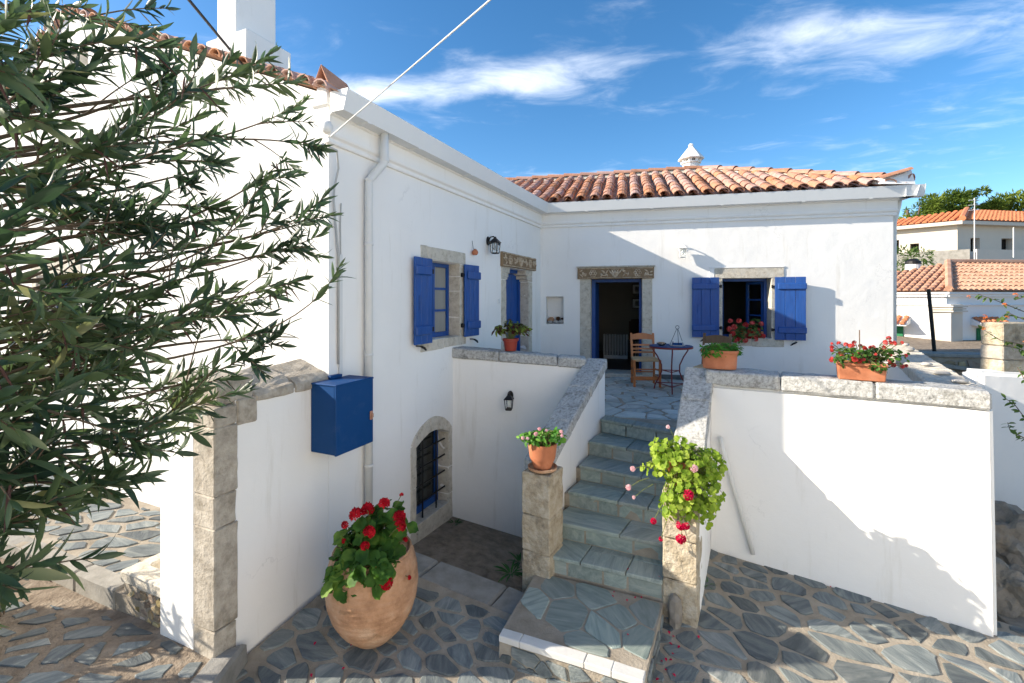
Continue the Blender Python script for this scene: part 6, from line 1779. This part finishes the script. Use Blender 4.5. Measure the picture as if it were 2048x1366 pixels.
leafball('dry_shrub', 'dry tangled shrub below the cream house balcony', 'shrub', [(tuple(at_y(1808, 520, 22)), (.7, .5, .6), 260), (tuple(at_y(1840, 515, 22)), (.6, .5, .4), 200), (tuple(at_y(1800, 545, 22)), (.5, .5, .5), 150)], 'vine', [lance(.25, .2, 3)], .22, 4, (sc.x, sc.y, sc.z - 1.2), [([sc + V(0, 0, -1.4), sc + V(.1, 0, -.4), sc + V(.3, 0, .3)], .05)])
# --- pines
def pine(px0, blobs_px, Y, label, seed):
    rng = random.Random(seed); bl = []
    for (px, py, rx, ry, n) in blobs_px:
        c = at_y(px, py, Y); sx = rx * Y / FPX; sz = ry * Y / FPX
        for k in range(max(3, n // 60)):
            o = V(c.x + rng.uniform(-.7, .7) * sx, c.y + rng.uniform(-1, 1), c.z + rng.uniform(-.6, .6) * sz)
            bl.append((tuple(o), (sx * .36, sx * .36, sz * .4), 150))
    b = at_y(px0, 640, Y); top = at_y(px0, 420, Y)
    return leafball('pine_tree', label, 'tree', bl, 'pine', [lance(.3, .15, 2), lance(.25, -.1, 2)], .42, seed, (b.x, b.y, b.z), [([b, b.lerp(top, .5) + V(.3, 0, 0), top], .35), ([b.lerp(top, .5), top + V(1.2, 0, .4)], .15), ([b.lerp(top, .45), top + V(-1.8, .3, -.6)], .15)], 'pine trees behind the houses', up=.5)
pine(1885, [(1895, 410, 42, 30, 900), (1870, 436, 50, 26, 800), (1932, 392, 20, 14, 300), (1855, 418, 25, 18, 300), (1915, 400, 25, 22, 400)], 46, 'large pine crown rising behind the orange roof beside the antenna mast', 1)
pine(1815, [(1812, 446, 30, 18, 500), (1838, 448, 30, 16, 350)], 44, 'small pine crown close to the corner of the white house', 2)
pine(2020, [(2022, 410, 36, 26, 900), (1975, 418, 25, 16, 400), (2060, 412, 40, 28, 500)], 46, 'pine crown at the right edge above the orange roof', 3)
# --- masts
def mast(px, y0, y1, Y, r, label, bars):
    a, b = at_y(px, y1, Y), at_y(px, y0, Y)
    t = thing('antenna_mast', tuple(a), label, 'antenna')
    MB().tube([a, b], r, 7).build('pole', M['paint_white'], t)
    for k in range(bars): z = b.z - .1 - k * .22; MB().tube([V(b.x - .25, b.y, z), V(b.x + .25, b.y, z + .02)], .012, 5).build('antenna_rod', M['paint_white'], t)
mast(1949, 396, 530, 20.5, .02, 'tall thin antenna mast before the cream house', 3)
mast(2027, 455, 515, 25.2, .025, 'short pale pole near the right window of the cream house', 0)
dp_a, dp_b = at_y(1870, 715, 12), at_y(1857, 578, 12)
pl = MB().tube([dp_a, dp_b], .042, 8).build('leaning_post', M['iron']); tagit(pl, 'dark leaning post before the white neighbouring house', 'post')
# --- retaining wall, gate pier, boundary wall, slope
RW = Frame(V(*at_y(1800, 700, 9.6).xy), V(.97, -.22), V(-.22, -.97))
rw = thing('retaining_wall', tuple(RW(1.5, -1.9)), 'rubble stone retaining wall with a grey cap behind the terrace', 'wall')
s0, h0 = RW.at(1805, 704); s1, _ = RW.at(1975, 710)
MB().fbox(RW, s0, s1 + .6, -3.3, RW.at(1890, 712)[1] - .02, 0, -.35).build('mortar_body', M['mortar'], rw)
htop = RW.at(1890, 712)[1]
pave([(s0, htop - .75), (s1 + .6, htop - .75), (s1 + .6, htop - .03), (s0, htop - .03)], .24, lambda x, y: 0.0, rw, M['rubble'], 51, gap=.014, rise=.02, name='rubble_stone', stretch=(1.3, .9, 0), jit=.012, place=lambda x, y, z: RW(x, y, z))
MB().fbox(RW, s0, s1 + .6, htop - .02, htop + .05, .06, -.4).build('wall_cap', M['concrete'], rw, bevel=.01)
MB().hexa([RW(s0, htop - .14, .03), RW(s1 + .2, htop - .34, .03), RW(s1 + .2, htop - .34, .12), RW(s0, htop - .14, .12), RW(s0, htop - .07, .03), RW(s1 + .2, htop - .27, .03), RW(s1 + .2, htop - .27, .12), RW(s0, htop - .07, .12)]).build('sloping_ledge', M['concrete'], rw)
# boundary wall and stone pier at the right edge
gp = thing('gate_pier', tuple(at_y(2000, 755, 5.55)), 'rough stone gate pier at the right edge', 'pier')
GP = Frame(V(*at_y(2006, 700, 5.55).xy), V(.99, .10), V(.10, -.99))
ptop = (HY - 645) / FPX * 5.55; pbot = (HY - 757) / FPX * 5.55
z = pbot - .6
for z1, mt in ((pbot + .22, 'poros'), (ptop - .28, 'limestone_grey'), (ptop, 'poros')):
    MB().fbox(GP, -.0, .55, z, z1 - .006, .0, -.25).build('pier_block', M[mt], gp, bevel=.012, rough=(.010, 9, .08)); z = z1
BW = Frame(V(*at_y(1960, 760, 5.5).xy), V(.99, -.12), V(-.12, -.99))
bwl = thing('boundary_wall', tuple(BW(.8, -2.6)), 'white boundary wall below the stone gate pier', 'wall')
bt0, bt1 = (HY - 742) / FPX * 5.5, (HY - 768) / FPX * 5.3
MB().hexa([BW(0, BASE), BW(2.6, BASE), BW(2.6, BASE, -.3), BW(0, BASE, -.3), BW(0, bt0), BW(2.6, bt1), BW(2.6, bt1, -.3), BW(0, bt0, -.3)]).build('plaster_body', M['plaster'], bwl, bevel=.05, seg=3)
rk = random.Random(31)
for i, (px, py, Y, r, mt, lab) in enumerate(((2030, 1100, 4.6, (.35, .3, .32), 'rock', 'brown rock against the foot of the boundary wall'), (2020, 1185, 4.1, (.22, .2, .24), 'rock', 'rounded brown rock beside the end of the terrace wall'), (2060, 1230, 4.3, (.45, .4, .3), 'rock', 'dark boulder at the right edge below the wall'),
        (2050, 1320, 3.9, (.3, .3, .2), 'rock', 'low dark rock at the lower right edge'), (2045, 1120, 5.4, (.5, .4, .5), 'rock', 'large shaded rock behind the terrace wall end'))):
    p = at_y(px, py, Y); lump('rock', (p.x, p.y, p.z - r[2]), r, mt, lab, 'rock', i * 3 + 1, amp=.55, sub=4)
rt = MB().hexa([at_y(2033, 1062, 5.6), at_y(2048, 1066, 5.6), at_y(2048, 1066, 5.7), at_y(2033, 1062, 5.7), at_y(2038, 1020, 5.6), at_y(2050, 1024, 5.6), at_y(2050, 1024, 5.7), at_y(2038, 1020, 5.7)]).build('broken_tile', M['tile']); tagit(rt, 'dark red broken tile standing on the rocks by the right edge', 'tile')
slope = MB(); pts = [(4.3, 2.2, -2.75), (9, 2.2, -2.7), (9, 6.4, -2.35), (4.6, 6.4, -2.45), (4.1, 3.6, -2.75)]
slope.add([V(*p) for p in pts] + [V(p[0], p[1], -3.6) for p in pts], [(0, 1, 2, 3, 4)] + [(i, (i + 1) % 5, 5 + (i + 1) % 5, 5 + i) for i in range(5)])
so2 = slope.build('rocky_bank', M['rock'], rough=(.06, 2.2, .3)); tagit(so2, kind='structure')
# ground rising behind the terrace towards the far houses
hill = MB(); hv = [(5.5, 8.6, -2.0), (60, 5.0, -2.0), (90, 60, 2.2), (14, 60, 2.2), (8, 18, -1.2)]
hill.add([V(*p) for p in hv], [(0, 1, 2, 3, 4)]); ho = hill.build('hillside', M['earth']); tagit(ho, kind='structure')
# --- trumpet vine hanging in from the right
vn = thing('flowering_vine', tuple(at_y(2075, 790, 5.2)), 'thin vine with small leaves and orange buds hanging in at the right edge', 'vine')
rng = random.Random(13); vs_ = MB(); vl = [shape_mesh('leaf', s, M['vine']) for s in OVAL]; n_l = 0
for (pts, Y) in (([(2090, 640), (2040, 620), (1990, 600), (1955, 588)], 5.4), ([(2090, 660), (2050, 640), (2015, 625), (1995, 640)], 5.2), ([(2090, 700), (2050, 690), (2000, 680), (1960, 655)], 5.5), ([(2090, 740), (2045, 700), (2010, 690)], 5.1), ([(2100, 900), (2060, 850), (2030, 810), (2008, 795)], 4.9), ([(2100, 930), (2055, 880), (2020, 860), (2015, 845)], 4.9), ([(2090, 600), (2060, 590), (2030, 600)], 5.2), ([(2090, 790), (2050, 760), (2035, 735)], 5.0)):
    p3 = [at_y(x, y, Y + rng.uniform(-.1, .1)) for x, y in pts]
    vs_.tube(p3, [.006, .005, .004, .002][:len(p3)], 5, False)
    for i in range(len(p3) - 1):
        for k in range(7):
            o = p3[i].lerp(p3[i + 1], (k + rng.random()) / 7); d = rv(rng); d.z -= .1
            inst('leaf', vl[rng.randrange(3)], vn, mat4(o, d, V(-.5, -.3, .8) + rv(rng, .5), rng.uniform(.04, .075)))
    if Y > 5.0:
        for k in range(3):
            o = p3[rng.randrange(len(p3))] + rv(rng, .08)
            if ('umbel', 'petal_orange') not in UMB: UMB[('umbel', 'petal_orange')] = [shape_mesh('flower_head', umbel(s, 9), M['petal_orange']) for s in (4, 5, 6)]
            inst('flower_head', UMB[('umbel', 'petal_orange')][k], vn, mat4(o, V(1, 0, 0), V(-.4, -.4, .6), rng.uniform(.022, .035)))
vs_.build('stems', M['bark'], vn)['kind'] = 'stuff'
# loose stones on the terrace's right edge
for i, (px, py, r) in enumerate(((1825, 745, (.06, .045, .022)), (1845, 728, (.08, .055, .018)), (1790, 750, (.06, .05, .03)), (1875, 735, (.07, .05, .022)), (1770, 742, (.05, .04, .03)))):
    y = 4.6 + i * .35; k = (px - CX) / FPX
    # walk along the return wall to the point seen there
    s = (k * RF.p0.y - RF.p0.x) / (RF.d.x - k * RF.d.y)
    p = RF(max(.3, min(LR - .3, s)), -.748 - .015 * i / 5, .12)
    lump('flat_stone', (p.x + .03 * i, p.y, p.z + .003), r, 'pebble', ('flat grey stone nearest the corner on the return parapet', 'long flat stone midway along the return parapet', 'small round stone on the return parapet by the trough', 'broad flat stone far along the return parapet', 'smallest pebble on the return parapet')[i], 'stone', i + 7, amp=.3)
# --- unseen white house, added to bounce sunlight into the courtyard
lh = thing('bounce_house', (3.5, -5.1, -2.93), 'unseen plain white house added behind the camera to bounce sunlight', 'house')
lv = [(5.2, .5), (-1.9, -7.4), (1.8, -10.8), (8.9, -2.9)]
MB().prism([V(x, y, -3.4) for x, y in lv], [V(x, y, 3.2) for x, y in lv]).build('house_wall', M['far_white'], lh)
lv2 = [(5.2, .8), (-2.25, -7.4), (1.8, -11.15), (9.25, -2.9)]
MB().prism([V(x, y, 3.202) for x, y in lv2], [V(x, y, 3.4) for x, y in lv2]).build('roof_slab', M['far_white'], lh)
# ------------------------------------------------------------------ small growth and fallen petals
def weed(px, py, h, n, l, label, seed):
    rng = random.Random(seed); p = at_h(px, py, h); m = MB()
    t = thing('weed', tuple(p), label, 'weed')
    for i in range(n):
        a = rng.uniform(0, 6.28); d = V(math.cos(a), math.sin(a), rng.uniform(.3, 1.4)); put(m, lance(.16, .5, 4), p + V(math.cos(a), math.sin(a), 0) * rng.uniform(0, .04), d, V(0, 0, 1), l * rng.uniform(.6, 1.2))
    m.build('leaves', M['weed'], t, recalc=False, smooth=True)
weed(910, 1048, -2.895, 26, .09, 'small green weed in the corner under the arched door', 1)
weed(1022, 1148, -2.6, 26, .13, 'dark green weed on the kerb beside the left pillar', 2)
weed(1040, 1125, -2.7, 22, .12, 'leafy weed at the foot of the left pillar', 3)
weed(1338, 1150, -2.5, 14, .16, 'grassy weed at the foot of the right pillar', 4)
weed(1416, 1170, -2.55, 10, .05, 'tiny weed along the foot of the right terrace wall', 5)
MB_p = MB(); rng = random.Random(19)
spots = [(1255, 1270), (1228, 1185), (1226, 1190), (1255, 1198), (1272, 1193), (1282, 1192), (1258, 1137), (1318, 1153)]
for (x, y) in spots:
    h = Hs[6] + .004 if y > 1165 else Hs[5] + .004
    put(MB_p, oval(.8, 2, .3), at_h(x, y, h), rv(rng) * V(1, 1, 0).length + V(.1, 0, 0), V(0, 0, 1), .022)
for (x, y) in ((1345, 1325), (1325, 1328), (1330, 1345), (1338, 1290), (1345, 1313), (1313, 1335), (1375, 1245), (1396, 1275), (1337, 1266), (1346, 1278), (1318, 1362), (1345, 1352), (690, 1340), (632, 1288), (707, 1292), (622, 1352), (1662, 1178), (1332, 1320), (1360, 1296), (1309, 1318)):
    k = (HY - y) / FPX; Y = (-3.138) / (k - .14); p = V((x - CX) / FPX * Y, Y, ground_h(0, Y) + .018)
    d = rv(rng); d.z = 0; put(MB_p, oval(.8, 2, .3), p, d, V(0, 0, 1), .026)
fp = MB_p.build('fallen_petals', M['petal_magenta'], recalc=False); tagit(fp, 'fallen magenta petals scattered on the steps and paving', 'petals', kind='stuff')
